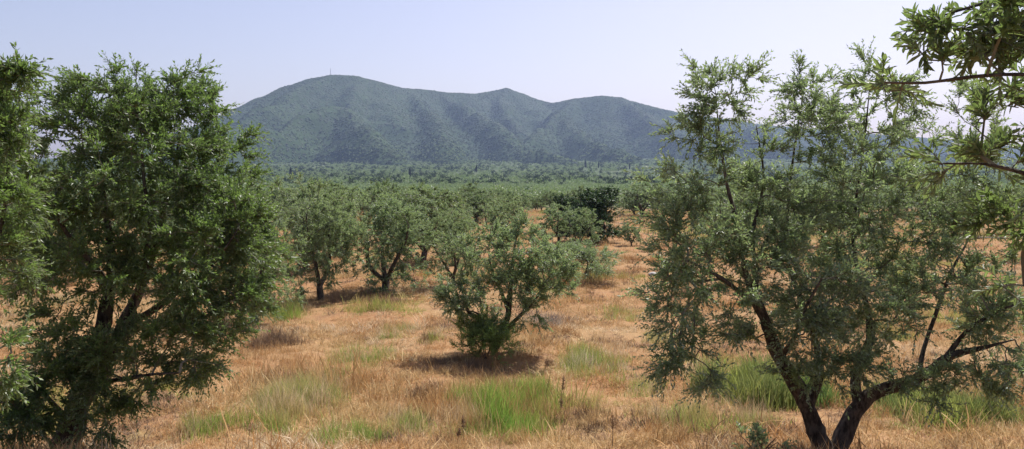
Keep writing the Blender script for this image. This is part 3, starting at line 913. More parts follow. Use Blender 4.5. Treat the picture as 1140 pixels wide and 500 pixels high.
taken = []
NEAR = [
    (KB, 4.2, 4.2, 357, 334, 206, 104, 2.2, 'slender olive tree with leaning low fork, left of the darker rounded one'),
    (KA, 4.4, 4.4, 428, 325, 212, 112, .4, 'dark rounded olive tree with forked trunk beside the slender leaning one'),
    (KB, 4.2, 4.2, 284, 360, 205, 104, 4.0, 'olive tree half hidden behind the lush left one, with bare lower trunk'),
    (KA, 4.4, 4.4, 505, 318, 235, 62, 2.0, 'smaller olive tree between the dark rounded one and the mid field one'),
    (KC, 4.0, 4.2, 340, 300, 205, 90, 5.1, 'olive tree showing just behind the slender leaning one'),
    (KD, 4.2, 4.0, 470, 292, 208, 88, 1.0, 'olive tree behind the dark rounded one on its right'),
    (KF, 4.5, 4.2, 661, 270, 210, 62, 1.2, 'dark green broad tree in the clump beyond mid field'),
    (KE, 3.8, 4.2, 622, 272, 228, 46, 3.3, 'grey green olive at the left front of the clump with the dark tree'),
    (KE, 3.8, 4.2, 645, 276, 232, 48, .2, 'grey green olive at the right front of the clump with the dark tree'),
    (KF, 4.5, 4.2, 634, 262, 218, 40, 4.1, 'second dark tree in the clump, behind the grey green olives'),
    (KG, 2.2, 3.6, 661, 314, 270, 84, 3.55, 'low leaning olive with gnarled sideways stem in the orange field'),
    (KC, 4.0, 4.2, 703, 274, 249, 29, .8, 'small round lone olive shrub on the orange field'),
    (KD, 4.2, 4.0, 714, 241, 204, 52, 1.9, 'umbrella shaped olive with clear trunk and round shadow at field end'),
    (KC, 4.0, 4.2, 742, 238, 205, 44, 2.9, 'olive right of the umbrella shaped one, partly behind the tall right tree'),
    (KC, 4.0, 4.2, 614, 238, 215, 26, 5.0, 'brownish grey olive left of the dark clump at the far end of the path'),
    (KE, 3.8, 4.2, 548, 263, 226, 44, 1.3, 'sparse olive just behind the top of the mid field tree'),
    (KD, 4.2, 4.0, 531, 248, 212, 56, 3.7, 'olive with shaded trunk in the first row behind the sparse one'),
    (KC, 4.0, 4.2, 1010, 236, 208, 44, 1.1, 'olive beyond the small green meadow seen through the right tree'),
    (KD, 4.2, 4.0, 1075, 262, 205, 70, 2.5, 'olive behind the right tree at the edge of the green meadow'),
    (KE, 3.8, 4.2, 890, 262, 208, 66, 3.5, 'olive standing behind the crown of the tall right tree'),
    (KC, 4.0, 4.2, 820, 255, 206, 60, .5, 'olive behind the upright shoots of the tall right tree'),
    (KD, 4.2, 4.0, 230, 320, 200, 110, 3.1, 'olive hidden behind the right half of the lush left tree'),
    (KC, 4.0, 4.2, 60, 318, 200, 110, 1.7, 'olive seen through the gap between the two leftmost trees'),
]
for (k, kh, kw_, px, br, tr, wp, rz, lab) in NEAR:
    nm = 'broadleaf_tree' if k is KF else 'olive_tree'
    _, p = tree_at(k, kh, kw_, px, br, tr, wp, rz, lab, nm)
    taken.append((p[0], p[1]))

# rows of the grove, nearest ones as trees of their own
rng = RS(7)
cand = []
cs, sn = math.cos(.22), math.sin(.22)
for i in range(-60, 60):
    for j in range(-10, 60):
        gx, gy = i * 5.6 + rng.randn() * .8, j * 5.8 + rng.randn() * .8
        cand.append((gx * cs - gy * sn, gx * sn + gy * cs + 45))
grove = []
for (x, y) in cand:
    if y < 40 or y > 230 or abs(x) > .74 * y + 6:
        continue
    px = 570 + F0 * x / y; row = HOR + F0 * (CAM_Z - float(ground_h(x, y))) / y
    if y < 100 and 584 < px < 790: continue
    if y < 118 and 588 < px < 612: continue
    if y < 66 and 515 < px <= 588: continue
    if y < 125 and 960 < px < 1050: continue
    if y < 75 and px > 1040: continue
    if min((x - a) ** 2 + (y - b_) ** 2 for a, b_ in taken) < 16: continue
    if rng.rand() < .13: continue
    grove.append((x, y))
grove.sort(key=lambda q: q[1])
INDIV = 270
KINDS = [(KC, 4.0, 4.2), (KD, 4.2, 4.0), (KE, 3.8, 4.2)]
for i, (x, y) in enumerate(grove[:INDIV]):
    k, kh, kw_ = KINDS[rng.randint(3)]
    s = .56 + .42 * rng.rand()
    px = 570 + F0 * x / y
    side = ('left of the orange clearing' if px < 590 else 'beyond the orange clearing' if px < 770 else 'behind the tall right tree')
    rows_ = 'front rows' if y < 75 else 'far rows'
    lab = 'olive tree in the packed %s of the grove, %s' % (rows_, side)
    grp = 'olives in the %s of the grove %s' % (rows_, side)
    put_tree(k, (x, y, float(ground_h(x, y)) - .03), (s * 1.15, s * 1.15, s * (.85 + .25 * rng.rand())), rng.rand() * 6.28, lab, grp)


# ------------------------------------------------------------------ far woods (uncountable)
CYP = [(324, 900, 11, 'leftmost dark cypress spire beside the lush left tree'), (456.5, 900, 11.5, 'tall dark cypress spire below the main summit'),
       (530.5, 1200, 8.5, 'dark cypress spire left of centre at the hill foot'), (651.5, 1500, 9, 'thickest cypress of the three under the right hill'),
       (666, 1480, 7, 'middle small cypress of the three under the right hill'), (700.5, 1400, 7, 'right hand cypress of the three under the right hill')]


def clear_of_cypress(x, y):
    ok = np.ones(np.shape(x), bool)
    for px, D_, hp, lab in CYP:
        cx = (px - 570) / F0 * D_
        ok &= ~((np.abs(x - cx * y / D_) < .0035 * y) & (y < D_ + 8) & (y > D_ * .8))
    return ok


def puff(seed, h, w, n, leaf, mat, trunk=True):
    """a small tree of clumped leaf faces for the far distance"""
    rng = RS(seed)
    m = 9
    c = rng.randn(m, 3) * np.array([w * .22, w * .22, h * .16]) + np.array([0, 0, h * .56])
    ci = rng.randint(m, size=n)
    v = norm(rng.randn(n, 3)) * (rng.rand(n, 1) ** .4)
    pos = c[ci] + v * np.array([w * .26, w * .26, h * .24])
    pos[:, 2] = np.clip(pos[:, 2], h * .1, h)
    d = norm(rng.randn(n, 3) + v); nr = norm(v + rng.randn(n, 3) * .6 + [0, 0, .5])
    V, F = leaf_mesh_arrays(pos, d, nr, leaf * (.6 + .8 * rng.rand(n)), leaf * .55 * (.6 + .8 * rng.rand(n)))
    if trunk:
        tv, tf = tube(np.array([[0, 0, -.3, .16], [.05, 0, h * .2, .13], [.1, .05, h * .5, .05]]), 5)
        F = np.vstack([F, tf + len(V)]); V = np.vstack([V, tv])
    return tomesh('far_tree', V, F, mat)


PUFFS = [puff(201, 4.2, 4.6, 520, .42, M_FAR), puff(202, 4.0, 4.4, 520, .42, M_FAR), puff(203, 4.6, 4.4, 520, .42, M_FAR), puff(204, 5.2, 5.0, 420, .5, M_DARK)]
PUFFS_F = [puff(211, 4.4, 5.2, 130, .9, M_FAR), puff(212, 4.2, 5.0, 130, .9, M_FAR), puff(213, 5.4, 6.0, 130, 1.0, M_SCRUB)]
rest = np.array(grove[INDIV:])
last = grove[INDIV - 1][1]
pts = [rest]
for (y0, y1, cell) in ((225, 520, 5.7),):
    g = []
    for yy in np.arange(y0, y1, cell):
        for xx in np.arange(-.8 * yy - 10, .8 * yy + 10, cell):
            g.append((xx, yy))
    g = np.array(g) + rng.randn(len(g), 2) * 1.1
    g = np.stack([g[:, 0] * 1, g[:, 1] + g[:, 0] * .12], 1)
    keep = fbm(g[:, 0] / 60, g[:, 1] / 60, 3, 88) > .27
    pts.append(g[keep & (g[:, 1] > 200)])
pts = np.concatenate(pts)
pts = pts[clear_of_cypress(pts[:, 0], pts[:, 1])]
n = len(pts)
z = ground_h(pts[:, 0], pts[:, 1])
s = .62 + .34 * rng.rand(n)
pid = np.where(rng.rand(n) < .05, 3, rng.randint(3, size=n))
scatter('grove_canopy', np.stack([pts[:, 0], pts[:, 1], z], 1), np.stack([np.zeros(n), np.zeros(n), rng.rand(n) * 6.28], 1),
        np.stack([s * 1.1, s * 1.1, s * (.8 + .3 * rng.rand(n))], 1), pid, PUFFS, 'distant olive grove running to the foot of the hills', 'grove')

n0 = 60000
yy = np.sqrt(rng.rand(n0) * (2150 ** 2 - 500 ** 2) + 500 ** 2)
xx = (rng.rand(n0) * 2 - 1) * .82 * yy
dens = fbm(xx / 130, yy / 130, 4, 91)
keep = (dens > .36) & (rng.rand(n0) < .3 + 1.4 * (dens - .32))
keep &= clear_of_cypress(xx, yy)
keep &= ~((yy > 1250) & (land_h(xx, yy) > ground_h(xx, yy) + 20 + 60 * rng.rand(n0)))
xx, yy = xx[keep], yy[keep]; n = len(xx)
s = .65 + .6 * rng.rand(n) ** 2
pid = np.where(rng.rand(n) < .3, 2, rng.randint(2, size=n))
scatter('plain_woodland', np.stack([xx, yy, land_h(xx, yy)], 1), np.stack([np.zeros(n), np.zeros(n), rng.rand(n) * 6.28], 1),
        np.stack([s, s, s * (.8 + .3 * rng.rand(n))], 1), pid, PUFFS_F, 'far off wooded plain in front of the hills', 'woodland')

# hillside scrub
def clump(seed, w, h, mat):
    """low rounded scrub clump, open below"""
    rng = RS(seed)
    na, nr_ = 9, 4
    V = [(0, 0, h * (.9 + .2 * rng.rand()))]; F = []
    for j in range(1, nr_):
        for i in range(na):
            a_ = (i + .5 * (j % 2) + .3 * rng.randn()) * 2 * math.pi / na
            r_ = w * .5 * (j / (nr_ - 1)) ** .8 * (.8 + .4 * rng.rand())
            V.append((math.cos(a_) * r_, math.sin(a_) * r_, h * (1 - (j / (nr_ - 1)) ** 2 * 1.5) + h * .35 * rng.randn() * (j < nr_ - 1)))
    for i in range(na):
        F.append((0, 1 + i, 1 + (i + 1) % na))
        for j in range(nr_ - 2):
            p_, q_ = 1 + j * na, 1 + (j + 1) * na
            F += [(p_ + i, q_ + i, q_ + (i + 1) % na), (p_ + i, q_ + (i + 1) % na, p_ + (i + 1) % na)]
    return tomesh('clump', V, F, mat)


SCRUB = [clump(221 + i, 9 + 1.5 * (i % 3), 1.05 + .3 * (i % 2), M_SCRUB) for i in range(5)] + [clump(231 + i, 7.5, 1.7, M_LOWSCRUB) for i in range(3)]
n0 = 330000
yy = np.sqrt(rng.rand(n0) * (3450 ** 2 - 1450 ** 2) + 1450 ** 2)
xx = (rng.rand(n0) * 2 - 1) * .74 * yy
zz = land_h(xx, yy)
above = zz - ground_h(xx, yy)
gxx = (land_h(xx + 10, yy) - land_h(xx - 10, yy)) / 20
gyy = (land_h(xx, yy + 10) - land_h(xx, yy - 10)) / 20
dens = fbm(xx / 90, yy / 90, 4, 97)
keep = (above > 1) & (gyy > -.15) & (rng.rand(n0) < .60 + .8 * (dens - .5))
xx, yy, zz, gxx, gyy, above = [q[keep] for q in (xx, yy, zz, gxx, gyy, above)]; n = len(xx)
nrm_ = norm(np.stack([-gxx, -gyy, np.ones(n)], 1))
s = (.65 + .75 * rng.rand(n) ** 2)
lowp = np.clip(1.1 - above / 110, .08, .97)
lowp = np.clip(lowp + .55 * np.clip((fbm(xx / 260, yy / 260, 4, 123) - .55) * 8, 0, 1), 0, .97)
pid = np.where(rng.rand(n) < lowp, 5 + rng.randint(3, size=n), rng.randint(5, size=n))
scatter('hillside_scrub', np.stack([xx, yy, zz - .2], 1), np.stack([np.arcsin(-nrm_[:, 1]), np.arctan2(nrm_[:, 0], nrm_[:, 2]), np.zeros(n)], 1),
        np.stack([s, s * (.8 + .4 * rng.rand(n)), s * (.7 + .5 * rng.rand(n))], 1), pid, SCRUB, 'low dense scrub covering the mountain slopes', 'scrub')


# ------------------------------------------------------------------ cypresses, house and mast, far away
def cypress(px, base_row, D, hpx, label, seed):
    x = (px - 570) / F0 * D
    z = float(land_h(x, D))
    h = hpx * D / F0
    rng = RS(seed)
    r = link('cypress_tree', None, loc=(x, D, z))
    tag(r, label, 'tree', 'cypresses at the foot of the hills')
    link('trunk', tomesh('trunk', *tube(np.array([[0, 0, -.5, .25], [0, 0, h * .3, .2], [0, 0, h * .9, .05]]), 6), M_BARK), r)
    n = 700
    t = rng.rand(n)
    prof = h * .135 * np.sin(np.clip(t * 1.05 + .06, 0, 1) * math.pi) ** .6 * (1.1 - .5 * t)
    a = rng.rand(n) * 6.28
    rr = prof * rng.rand(n) ** .4
    pos = np.stack([np.cos(a) * rr, np.sin(a) * rr, h * (.05 + .93 * t)], 1)
    d = norm(np.stack([np.cos(a) * .35, np.sin(a) * .35, np.ones(n)], 1) + rng.randn(n, 3) * .15)
    nr = norm(np.stack([np.cos(a), np.sin(a), np.zeros(n)], 1) + rng.randn(n, 3) * .3)
    V, F = leaf_mesh_arrays(pos, d, nr, np.full(n, h * .09), np.full(n, h * .04))
    link('crown', tomesh('crown', V, F, M_CYP), r)


for i, (px, D_, hp, lab) in enumerate(CYP):
    cypress(px, 0, D_, hp, lab, i + 1)


def box(mb, x0, x1, y0, y1, z0, z1):
    V = [(x, y, z) for z in (z0, z1) for y in (y0, y1) for x in (x0, x1)]
    F = [(0, 2, 3), (0, 3, 1), (4, 5, 7), (4, 7, 6), (0, 1, 5), (0, 5, 4), (2, 6, 7), (2, 7, 3), (0, 4, 6), (0, 6, 2), (1, 3, 7), (1, 7, 5)]
    mb.add(V, F)


sp_ = P(368, 84, 2698)
mast = link('radio_mast', None, loc=(sp_[0], sp_[1], float(land_h(sp_[0], sp_[1])) - .5))
tag(mast, 'thin radio mast on the main summit', 'mast')
HM = 23.0
for k in range(3):
    a = k * 2.0944
    link('leg', tomesh('leg', *tube(np.array([[math.cos(a) * 1.6, math.sin(a) * 1.6, 0, .32], [math.cos(a) * .5, math.sin(a) * .5, HM, .26]]), 6), M_STEEL), mast)
br = MB()
for s_ in np.linspace(.05, .97, 14):
    for k in range(3):
        a, b2 = k * 2.0944, (k + 1) * 2.0944
        r1 = 1.6 - 1.1 * s_; r2 = 1.6 - 1.1 * min(1, s_ + .066)
        br.add(*tube(np.array([[math.cos(a) * r1, math.sin(a) * r1, s_ * HM, .14], [math.cos(b2) * r2, math.sin(b2) * r2, min(1, s_ + .066) * HM, .14]]), 4))
link('bracing', br.mesh('bracing', M_STEEL), mast)
link('antenna', tomesh('antenna', *tube(np.array([[0, 0, HM - 1, .3], [0, 0, HM + 4, .2]]), 6), M_STEEL), mast)


# ------------------------------------------------------------------ field cover
def blades(n, rng, r, hgt, width, lie=0.4, bend=.35):
    """tufts of grass: n bent blades, three triangles each"""
    a = rng.rand(n) * 6.28; rr = r * np.sqrt(rng.rand(n))
    base = np.stack([np.cos(a) * rr, np.sin(a) * rr, np.full(n, -.03)], 1)
    h = hgt * (.45 + .75 * rng.rand(n))
    b = rng.rand(n) * 6.28
    tilt = np.abs(rng.randn(n)) * lie
    out = np.stack([np.cos(b), np.sin(b), np.zeros(n)], 1)
    d = norm(out * np.sin(tilt)[:, None] + np.array([0, 0, 1]) * np.cos(tilt)[:, None])
    mid = base + d * (h * .55)[:, None]
    d2 = norm(d + out * (bend * (.4 + rng.rand(n)))[:, None])
    tip = mid + d2 * (h * .5)[:, None]
    tip[:, 2] = np.maximum(tip[:, 2], .015); mid[:, 2] = np.maximum(mid[:, 2], .02)
    c = rng.rand(n) * 6.28
    s = np.stack([np.cos(c), np.sin(c), np.zeros(n)], 1) * (width * (.6 + .8 * rng.rand(n)))[:, None] * .5
    V = np.stack([base - s, base + s, mid + s * .8, mid - s * .8, tip], 1).reshape(-1, 3)
    f = np.array([[0, 1, 2], [0, 2, 3], [3, 2, 4]])
    return V, (np.arange(n)[:, None, None] * 5 + f).reshape(-1, 3)


def tuft(name, seed, n, r, h, w, lie, mat, bend=.35):
    return tomesh(name, *blades(n, RS(seed), r, h, w, lie, bend), mat)


T_STRAW = [tuft('straw', 301, 60, .22, .20, .0085, .8, M_STRAW), tuft('straw', 302, 60, .25, .16, .0085, 1.0, M_STRAW), tuft('straw', 303, 40, .18, .28, .008, .6, M_STRAW)]
T_HAY = [tuft('hay', 311, 76, .30, .24, .009, 1.6, M_STRAW), tuft('hay', 312, 76, .32, .28, .009, 1.8, M_STRAW)]
T_PALE = [tuft('pale', 321, 40, .16, .32, .008, .6, M_PALE, .6), tuft('pale', 322, 56, .25, .22, .008, 1.3, M_PALE)]
T_YG = [tuft('yg', 331, 56, .22, .24, .0085, .5, M_YGREEN), tuft('yg', 332, 56, .22, .18, .0085, .7, M_YGREEN)]
T_BR = [tuft('br', 341, 60, .16, .15, .008, 1.0, M_BROWN), tuft('br', 342, 60, .22, .20, .008, .9, M_BROWN)]
PROTO = T_STRAW + T_HAY + T_PALE + T_YG + T_BR
EXC = []
LANE = np.array([on_ground(a_, b_)[:2] for a_, b_ in ((610, 499), (645, 440), (680, 380), (700, 340), (705, 300), (690, 262), (680, 245))])


def rut_mask(x, y):
    """two wheel tracks of the lane that runs up the field"""
    d = np.full(np.shape(x), 1e9)
    for p_, q_ in zip(LANE[:-1], LANE[1:]):
        v = q_ - p_
        t_ = np.clip(((x - p_[0]) * v[0] + (y - p_[1]) * v[1]) / (v @ v), 0, 1)
        d = np.minimum(d, np.hypot(x - p_[0] - t_ * v[0], y - p_[1] - t_ * v[1]))
    d = d + (fbm(x / 1.5, y / 1.5, 2, 55) - .5) * .5
    return np.clip(1 - np.abs(d - .85) / .38, 0, 1)




def patch(name, px, row, rx, ry, n, hgt, mats, label, cat, lie=.35, width=.011, seed=1, group=None, ragged=.5, dome=.5, bend=.35):
    """a patch of growth standing on the field: rx, ry half-sizes in pixels on the ground; one mesh per look"""
    c = on_ground(px, row)
    far = on_ground(px, row - ry); near = on_ground(px, row + ry)
    RX = rx * c[1] / F0; RY = max(.25, (far[1] - near[1]) / 2)
    root = link(name, None, loc=tuple(c)); tag(root, label, cat, group)
    rng = RS(seed)
    EXC.append((c, RX, RY))
    for j, (pn, mat, frac, hk) in enumerate(mats):
        m = int(n * frac)
        nt_ = max(5, int(9 * RX * RY + 6))
        ta = rng.rand(nt_) * 6.28; tq = np.sqrt(rng.rand(nt_)) * (.55 + .9 * fbm(np.cos(ta) * 1.6 + 9, np.sin(ta) * 1.6 + seed, 3, seed))
        tw = rng.rand(nt_) ** 1.3 * (1.15 - .7 * np.clip(tq, 0, 1)) + .12          # weight and height of every tuft
        ti = rng.choice(nt_, size=m, p=tw / tw.sum())
        tr_ = (.10 + .22 * rng.rand(nt_)) * (.6 + .5 * min(RX, RY))
        off_ = rng.randn(m, 2) * tr_[ti][:, None]
        ox = np.cos(ta[ti]) * tq[ti] * RX + off_[:, 0]; oy = np.sin(ta[ti]) * tq[ti] * RY + off_[:, 1]
        q = np.clip(np.hypot(off_[:, 0], off_[:, 1]) / (2.2 * tr_[ti]), 0, 1)
        ht_ = .45 + .75 * tw[ti] / tw.max()
        V, F = blades(m, rng, .02, 1.0, width, lie, bend)
        V = V.reshape(m, 5, 3)
        hh = hgt * hk * (1 - dome * q ** 2) * ht_ * (.7 + .5 * rng.rand(m))
        V[:, :, 2] *= hh[:, None]
        V[:, :, :2] *= np.where(np.arange(5)[None, :, None] >= 2, hh[:, None, None], 1)
        V[:, :, 0] += ox[:, None]; V[:, :, 1] += oy[:, None]
        V[:, :, 2] += (ground_h(ox + c[0], oy + c[1]) - c[2])[:, None]
        tag(link(pn, tomesh(pn, V.reshape(-1, 3), F, mat), root), kind='stuff')
    return root


GR = [('green_blades', M_GREEN, .82, 1.0), ('dry_blades', M_STRAW, .18, 1.1)]
YG = [('green_blades', M_YGREEN, .55, 1.0), ('fresh_blades', M_GREEN, .25, .9), ('dry_blades', M_PALE, .2, 1.15)]
G = 'green tufts on the dry field'
patch('grass_patch', 560, 458, 62, 24, 9000, .55, GR, 'large tall green weed patch in front of the mid field tree', 'grass patch', seed=1)
patch('grass_patch', 330, 452, 46, 26, 9000, .52, YG, 'bright yellow green grass patch at lower left', 'grass patch', seed=2)
patch('grass_patch', 662, 408, 36, 18, 4200, .45, YG, 'yellowish grass patch right of the mid field tree', 'grass patch', seed=3)
patch('grass_patch', 775, 470, 64, 15, 4200, .40, YG, 'low yellow green grass strip below the hanging right tree leaves', 'grass patch', seed=4)
patch('grass_patch', 320, 352, 24, 7, 1800, .62, GR, 'green tuft beside the bare trunk behind the left tree', 'grass patch', seed=5)
patch('grass_patch', 405, 400, 36, 14, 1900, .42, YG, 'pale green grass between the left patch and mid field', 'grass patch', seed=6)
patch('grass_patch', 690, 352, 24, 9, 1100, .4, YG, 'yellow green grass on the track below the leaning olive', 'grass patch', seed=7)
patch('grass_patch', 610, 325, 20, 7, 800, .5, YG, 'bright grass beside the low leaning olive, on its left', 'grass patch', seed=8)
patch('grass_patch', 525, 262, 14, 4, 500, .6, YG, 'small bright grass patch at the first grove row', 'grass patch', seed=9)
patch('grass_patch', 1000, 252, 26, 14, 2600, .5, YG, 'green meadow strip seen through the right tree', 'grass patch', seed=10, width=.05)
patch('grass_patch', 980, 300, 22, 14, 1500, .5, GR, 'lower green meadow strip behind the middle stem of right tree', 'grass patch', seed=11, width=.03)
patch('grass_patch', 370, 424, 11, 6, 420, .42, GR, 'small dark green tuft at the upper right of the bright left patch', 'grass patch', seed=12)
patch('grass_patch', 362, 494, 16, 6, 500, .40, GR, 'small green tuft at the bottom border, lower left', 'grass patch', seed=13)
patch('grass_patch', 60, 340, 34, 8, 1400, .5, YG, 'yellow green grass seen between the two leftmost trees', 'grass patch', seed=14)
patch('grass_patch', 8, 480, 24, 24, 1500, .4, GR, 'green grass at the lower left border beside the trunk', 'grass patch', seed=15)
patch('grass_patch', 480, 380, 14, 6, 500, .42, [('green_blades', M_YGREEN, .4, 1), ('dead_stems', M_BROWN, .6, .9)], 'small brownish green tuft left of the mid field tree', 'grass patch', seed=16)

WE = [('weed_stems', M_WEEDS, .8, 1.0), ('green_blades', M_YGREEN, .2, 1.1)]
patch('weed_patch', 838, 440, 44, 14, 7000, .70, WE, 'tall bright green weeds behind the left stem of the right tree', 'weeds', seed=31, width=.022, dome=.4)
patch('weed_patch', 880, 446, 34, 11, 3600, .6, WE, 'green weeds between the two stems of the right tree', 'weeds', seed=32, width=.022, dome=.4)
patch('weed_patch', 1062, 466, 66, 12, 8000, .52, WE, 'wide low green weeds under the right hand limb', 'weeds', seed=33, width=.022, dome=.4)
patch('weed_patch', 1000, 450, 40, 9, 3200, .42, WE, 'small green weeds left of the wide low ones under the limb', 'weeds', seed=34, width=.022, dome=.4)
for i_, (px_, r_, rx_, ry_, m_, lab_) in enumerate((
        (232, 478, 30, 10, YG, 'thin green tuft below the lush left tree'), (450, 476, 30, 10, YG, 'sparse yellow green tuft left of the large green patch, at the bottom'),
        (712, 436, 26, 8, YG, 'faint green tuft left of the hanging right tree leaves'), (735, 380, 16, 6, YG, 'small tuft at the left tip of the hanging right tree leaves'),
        (440, 372, 20, 6, YG, 'small pale tuft between the dark rounded olive and mid field tree'), (395, 492, 24, 8, GR, 'green tuft at the bottom border between the two left patches'))):
    patch('grass_patch', px_, r_, rx_, ry_, 1300, .36, m_, lab_, 'grass patch', seed=40 + i_)
BR = [('dead_stems', M_BROWN, 1.0, 1.0)]
patch('dead_weed', 302, 384, 26, 9, 2000, .55, BR, 'brown dead weed mound near the bare trunk on the left', 'dead weed', lie=.7, seed=21, bend=.7)
patch('dead_weed', 372, 334, 15, 5, 800, .55, BR, 'dark dead weed clump at the foot of the slender olive', 'dead weed', lie=.7, seed=22, bend=.7)
patch('dead_weed', 408, 330, 16, 4, 800, .5, BR, 'dark weed clump at the foot of the dark rounded olive', 'dead weed', lie=.7, seed=23, bend=.7)
patch('dead_weed', 500, 408, 46, 8, 2200, .3, BR, 'flat brown weed bed in the shadow of the mid field tree', 'dead weed', lie=.9, seed=24, bend=.7)
patch('dead_weed', 468, 442, 18, 7, 900, .3, BR, 'small rusty weed heap left of the large green patch', 'dead weed', lie=.9, seed=25, bend=.7)
patch('dead_weed', 655, 470, 30, 12, 1500, .34, [('dead_stems', M_BROWN, .5, 1), ('dry_blades', M_STRAW, .5, 1.1)], 'rusty straw heap right of the large green patch', 'dead weed', lie=1., seed=26)
patch('dead_weed', 672, 318, 16, 3, 500, .4, BR, 'dark weeds at the foot of the leaning olive', 'dead weed', lie=.8, seed=27)
patch('brush_pile', 606, 360, 24, 8, 1500, .55, [('dead_stems', M_GREY, 1., 1.)], 'grey dead brush heap right of the mid field trunk', 'brush pile', lie=.9, seed=28, bend=.6)


rng = RS(77)
P2 = []
for (y0, y1, dens) in ((7, 14, 26), (14, 24, 17), (24, 45, 8), (45, 120, 2.6)):
    area = .5 * (1.5 + 1.5) * (y1 ** 2 - y0 ** 2) * .5 + 8 * (y1 - y0)
    m = int(area * dens)
    y = np.sqrt(rng.rand(m) * (y1 ** 2 - y0 ** 2) + y0 ** 2)
    x = (rng.rand(m) * 2 - 1) * (.75 * y + 3)
    P2.append(np.stack([x, y, np.full(m, {7: 1, 14: 1.05, 24: 1.2, 45: 1.6}[y0])], 1))
P2 = np.concatenate(P2); n = len(P2)
x, y = P2[:, 0], P2[:, 1]
a1 = fbm(x / 2.2, y / 2.2, 4, 401); a2 = fbm(x / 3.5, y / 3.5, 4, 402); a3 = fbm(x / 1.6, y / 1.6, 3, 403); a4 = fbm(x / 4.5 + 3, y / 4.5, 4, 404)
a5 = fbm(x / 2.6 + 7, y / 2.6, 4, 405)
u = rng.rand(n)
pid = np.where(u < .72, 3 + rng.randint(2, size=n), rng.randint(3, size=n))
pid = np.where((a1 > .57) & (u < .8), rng.randint(3, size=n), pid)
pid = np.where((a2 > .58) & (u < .55), 5 + rng.randint(2, size=n), pid)
pid = np.where((a4 > .575) & (u < .6), 7 + rng.randint(2, size=n), pid)
pid = np.where((a3 > .59) & (u < .6), 9 + rng.randint(2, size=n), pid)
keep = ~((a1 < .42) & (rng.rand(n) < .35))
rut = rut_mask(x, y)
keep &= ~((rut > .3) & (rng.rand(n) < .45))
a5 = np.where(rut > .2, 0, a5)
for (ec, ex, ey) in EXC:
    q = ((x - ec[0]) / ex) ** 2 + ((y - ec[1]) / ey) ** 2
    keep &= ~((q < .8) & (rng.rand(n) > .35 + q * .8))
s = P2[:, 2] * (.6 + .7 * rng.rand(n)) * (.66 + .62 * np.clip((a1 - .28) / .44, 0, 1))
s = np.where(rng.rand(n) < .06, s * 1.7, s)
rot = np.stack([rng.randn(n) * .08, rng.randn(n) * .08, rng.rand(n) * 6.28], 1)
scatter('dry_grass', np.stack([x, y, ground_h(x, y)], 1)[keep], rot[keep], np.stack([s, s, s * (.45 + .35 * rng.rand(n) + .9 * np.clip((a5 - .52) * 4, 0, 1))], 1)[keep], pid[keep], PROTO,
        'dry straw coloured grass covering the orange field', 'grass')


# leafy bushes
def bush(name, px, row, wpx, hpx, clusters, label, mat, seed, leaf=(.06, .02), depth=1.0, twigs=5, tl=.25, up=.7, leaves=14):
    c = on_ground(px, row)
    k = c[1] / F0
    w, h = wpx * k, hpx * k
    rng = RS(seed)
    limbs = []; lobes = []
    for i in range(5):
        a = i * 1.2566 + rng.rand()
        limbs.append([(0, 0, -.05, .012), (math.cos(a) * w * .15, math.sin(a) * w * .15, h * .4, .009), (math.cos(a) * w * .35, math.sin(a) * w * .35 * depth, h * .75, .004)])
        lobes.append((math.cos(a) * w * .28, math.sin(a) * w * .28 * depth, h * (.35 + .22 * rng.rand()), w * .24, w * .24 * depth, h * .38, clusters // 6))
    lobes.append((0, 0, h * .5, w * .3, w * .3 * depth, h * .42, clusters // 6))
    paths, mb, fr, rng = grow_tree(limbs, lobes, seed, twigs=twigs, twig_len=tl, leaves=leaves, leaf_len=leaf[0], leaf_w=leaf[1], up=up, attach_min=.02, limb_step=.08)
    fr[0][:, 2] = np.maximum(fr[0][:, 2], .02)
    root = link(name, None, loc=tuple(c)); tag(root, label, 'bush')
    for p in paths:
        mb.add(*tube(p, 5))
    link('stems', mb.mesh('stems', M_BARK), root)
    V, F = leaf_mesh_arrays(*fr)
    link('foliage', tomesh('foliage', V, F, mat), root)


bush('green_bush', 541, 400, 78, 54, 150, 'bright green shoots crowding the foot of the mid field olive', M_WEED, 61, (.075, .02), up=1.1, tl=.32)
bush('green_bush', 845, 512, 60, 34, 22, 'dark leafy sprouts poking up at the bottom border by the forked trunk', M_OLIVE, 66, (.07, .025), twigs=4, tl=.16, leaves=10)


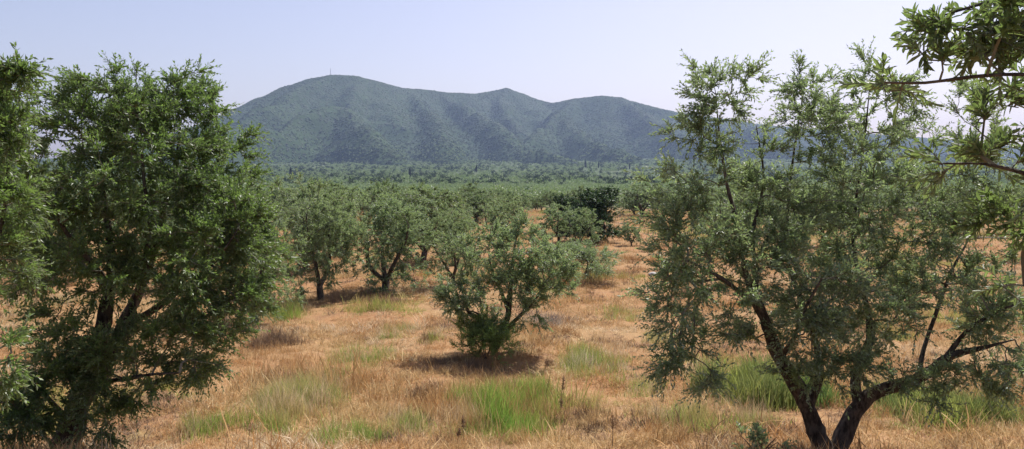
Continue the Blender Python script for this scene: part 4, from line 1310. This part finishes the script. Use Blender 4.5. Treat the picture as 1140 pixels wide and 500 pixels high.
# dry seed stalks and one pale stone
def stalk(px, row, hpx, label, seed):
    c = on_ground(px, row)
    h = hpx * c[1] / F0
    rng = RS(seed)
    root = link('dry_stalk', None, loc=tuple(c)); tag(root, label, 'stalk', 'tall dry stalks in the field')
    dx, dy = rng.randn(2) * .06 * h
    link('stem', tomesh('stem', *tube(np.array([[0, 0, -.03, .006], [dx * .3, dy * .3, h * .5, .005], [dx, dy, h, .003]]), 5), M_BROWN), root)
    n = 60
    t = .62 + .4 * rng.rand(n)
    pos = np.stack([dx * t, dy * t, h * t], 1)
    d = norm(rng.randn(n, 3) + np.array([0, 0, 1.2])); nr = norm(rng.randn(n, 3))
    link('seed_head', tomesh('seed_head', *leaf_mesh_arrays(pos, d, nr, np.full(n, .055), np.full(n, .013)), M_BROWN), root)


stalk(624, 456, 36, 'tall dry brown stalk at the right end of the large green patch', 1)
stalk(516, 496, 32, 'dry stalk at the bottom border below the large green patch', 2)
stalk(509, 500, 22, 'shorter dry stalk just left of the bottom border one', 3)
stalk(682, 500, 36, 'dry stalk at the bottom border right of centre', 4)
stalk(624, 470, 26, 'short dry stalk in front of the tall one', 5)
c = on_ground(727, 307)
rng = RS(5)
ico = []
u_, v_ = np.meshgrid(np.linspace(0, 2 * math.pi, 12, endpoint=False), np.linspace(.05, math.pi - .05, 8))
V = np.stack([np.cos(u_) * np.sin(v_) * .42, np.sin(u_) * np.sin(v_) * .3, np.cos(v_) * .2 + .1], -1) * (.9 + .18 * rng.rand(8, 12, 1)) * .62
F = []
for j in range(7):
    for i in range(12):
        F.append((j * 12 + i, (j + 1) * 12 + i, (j + 1) * 12 + (i + 1) % 12)); F.append((j * 12 + i, (j + 1) * 12 + (i + 1) % 12, j * 12 + (i + 1) % 12))
tag(link('field_stone', tomesh('field_stone', V.reshape(-1, 3), F, M_STONE, True), loc=tuple(c)), 'small pale stone lying on the orange field by the right tree', 'stone')

# ------------------------------------------------------------------ haze
m, nt = mat_new('summer_haze')
pv = N(nt, 'ShaderNodeVolumePrincipled')
pv.inputs['Color'].default_value = (.48, .62, 1.0, 1)
pv.inputs['Density'].default_value = 0.92e-4
pv.inputs['Anisotropy'].default_value = .25
o = N(nt, 'ShaderNodeOutputMaterial'); nt.links.new(pv.outputs[0], o.inputs['Volume'])
mb = MB(); box(mb, -7000, 7000, -600, 6800, -40, 470)
tag(link('haze', mb.mesh('haze', m)), 'pale blue summer haze over the plain and hills', 'haze', kind='stuff')
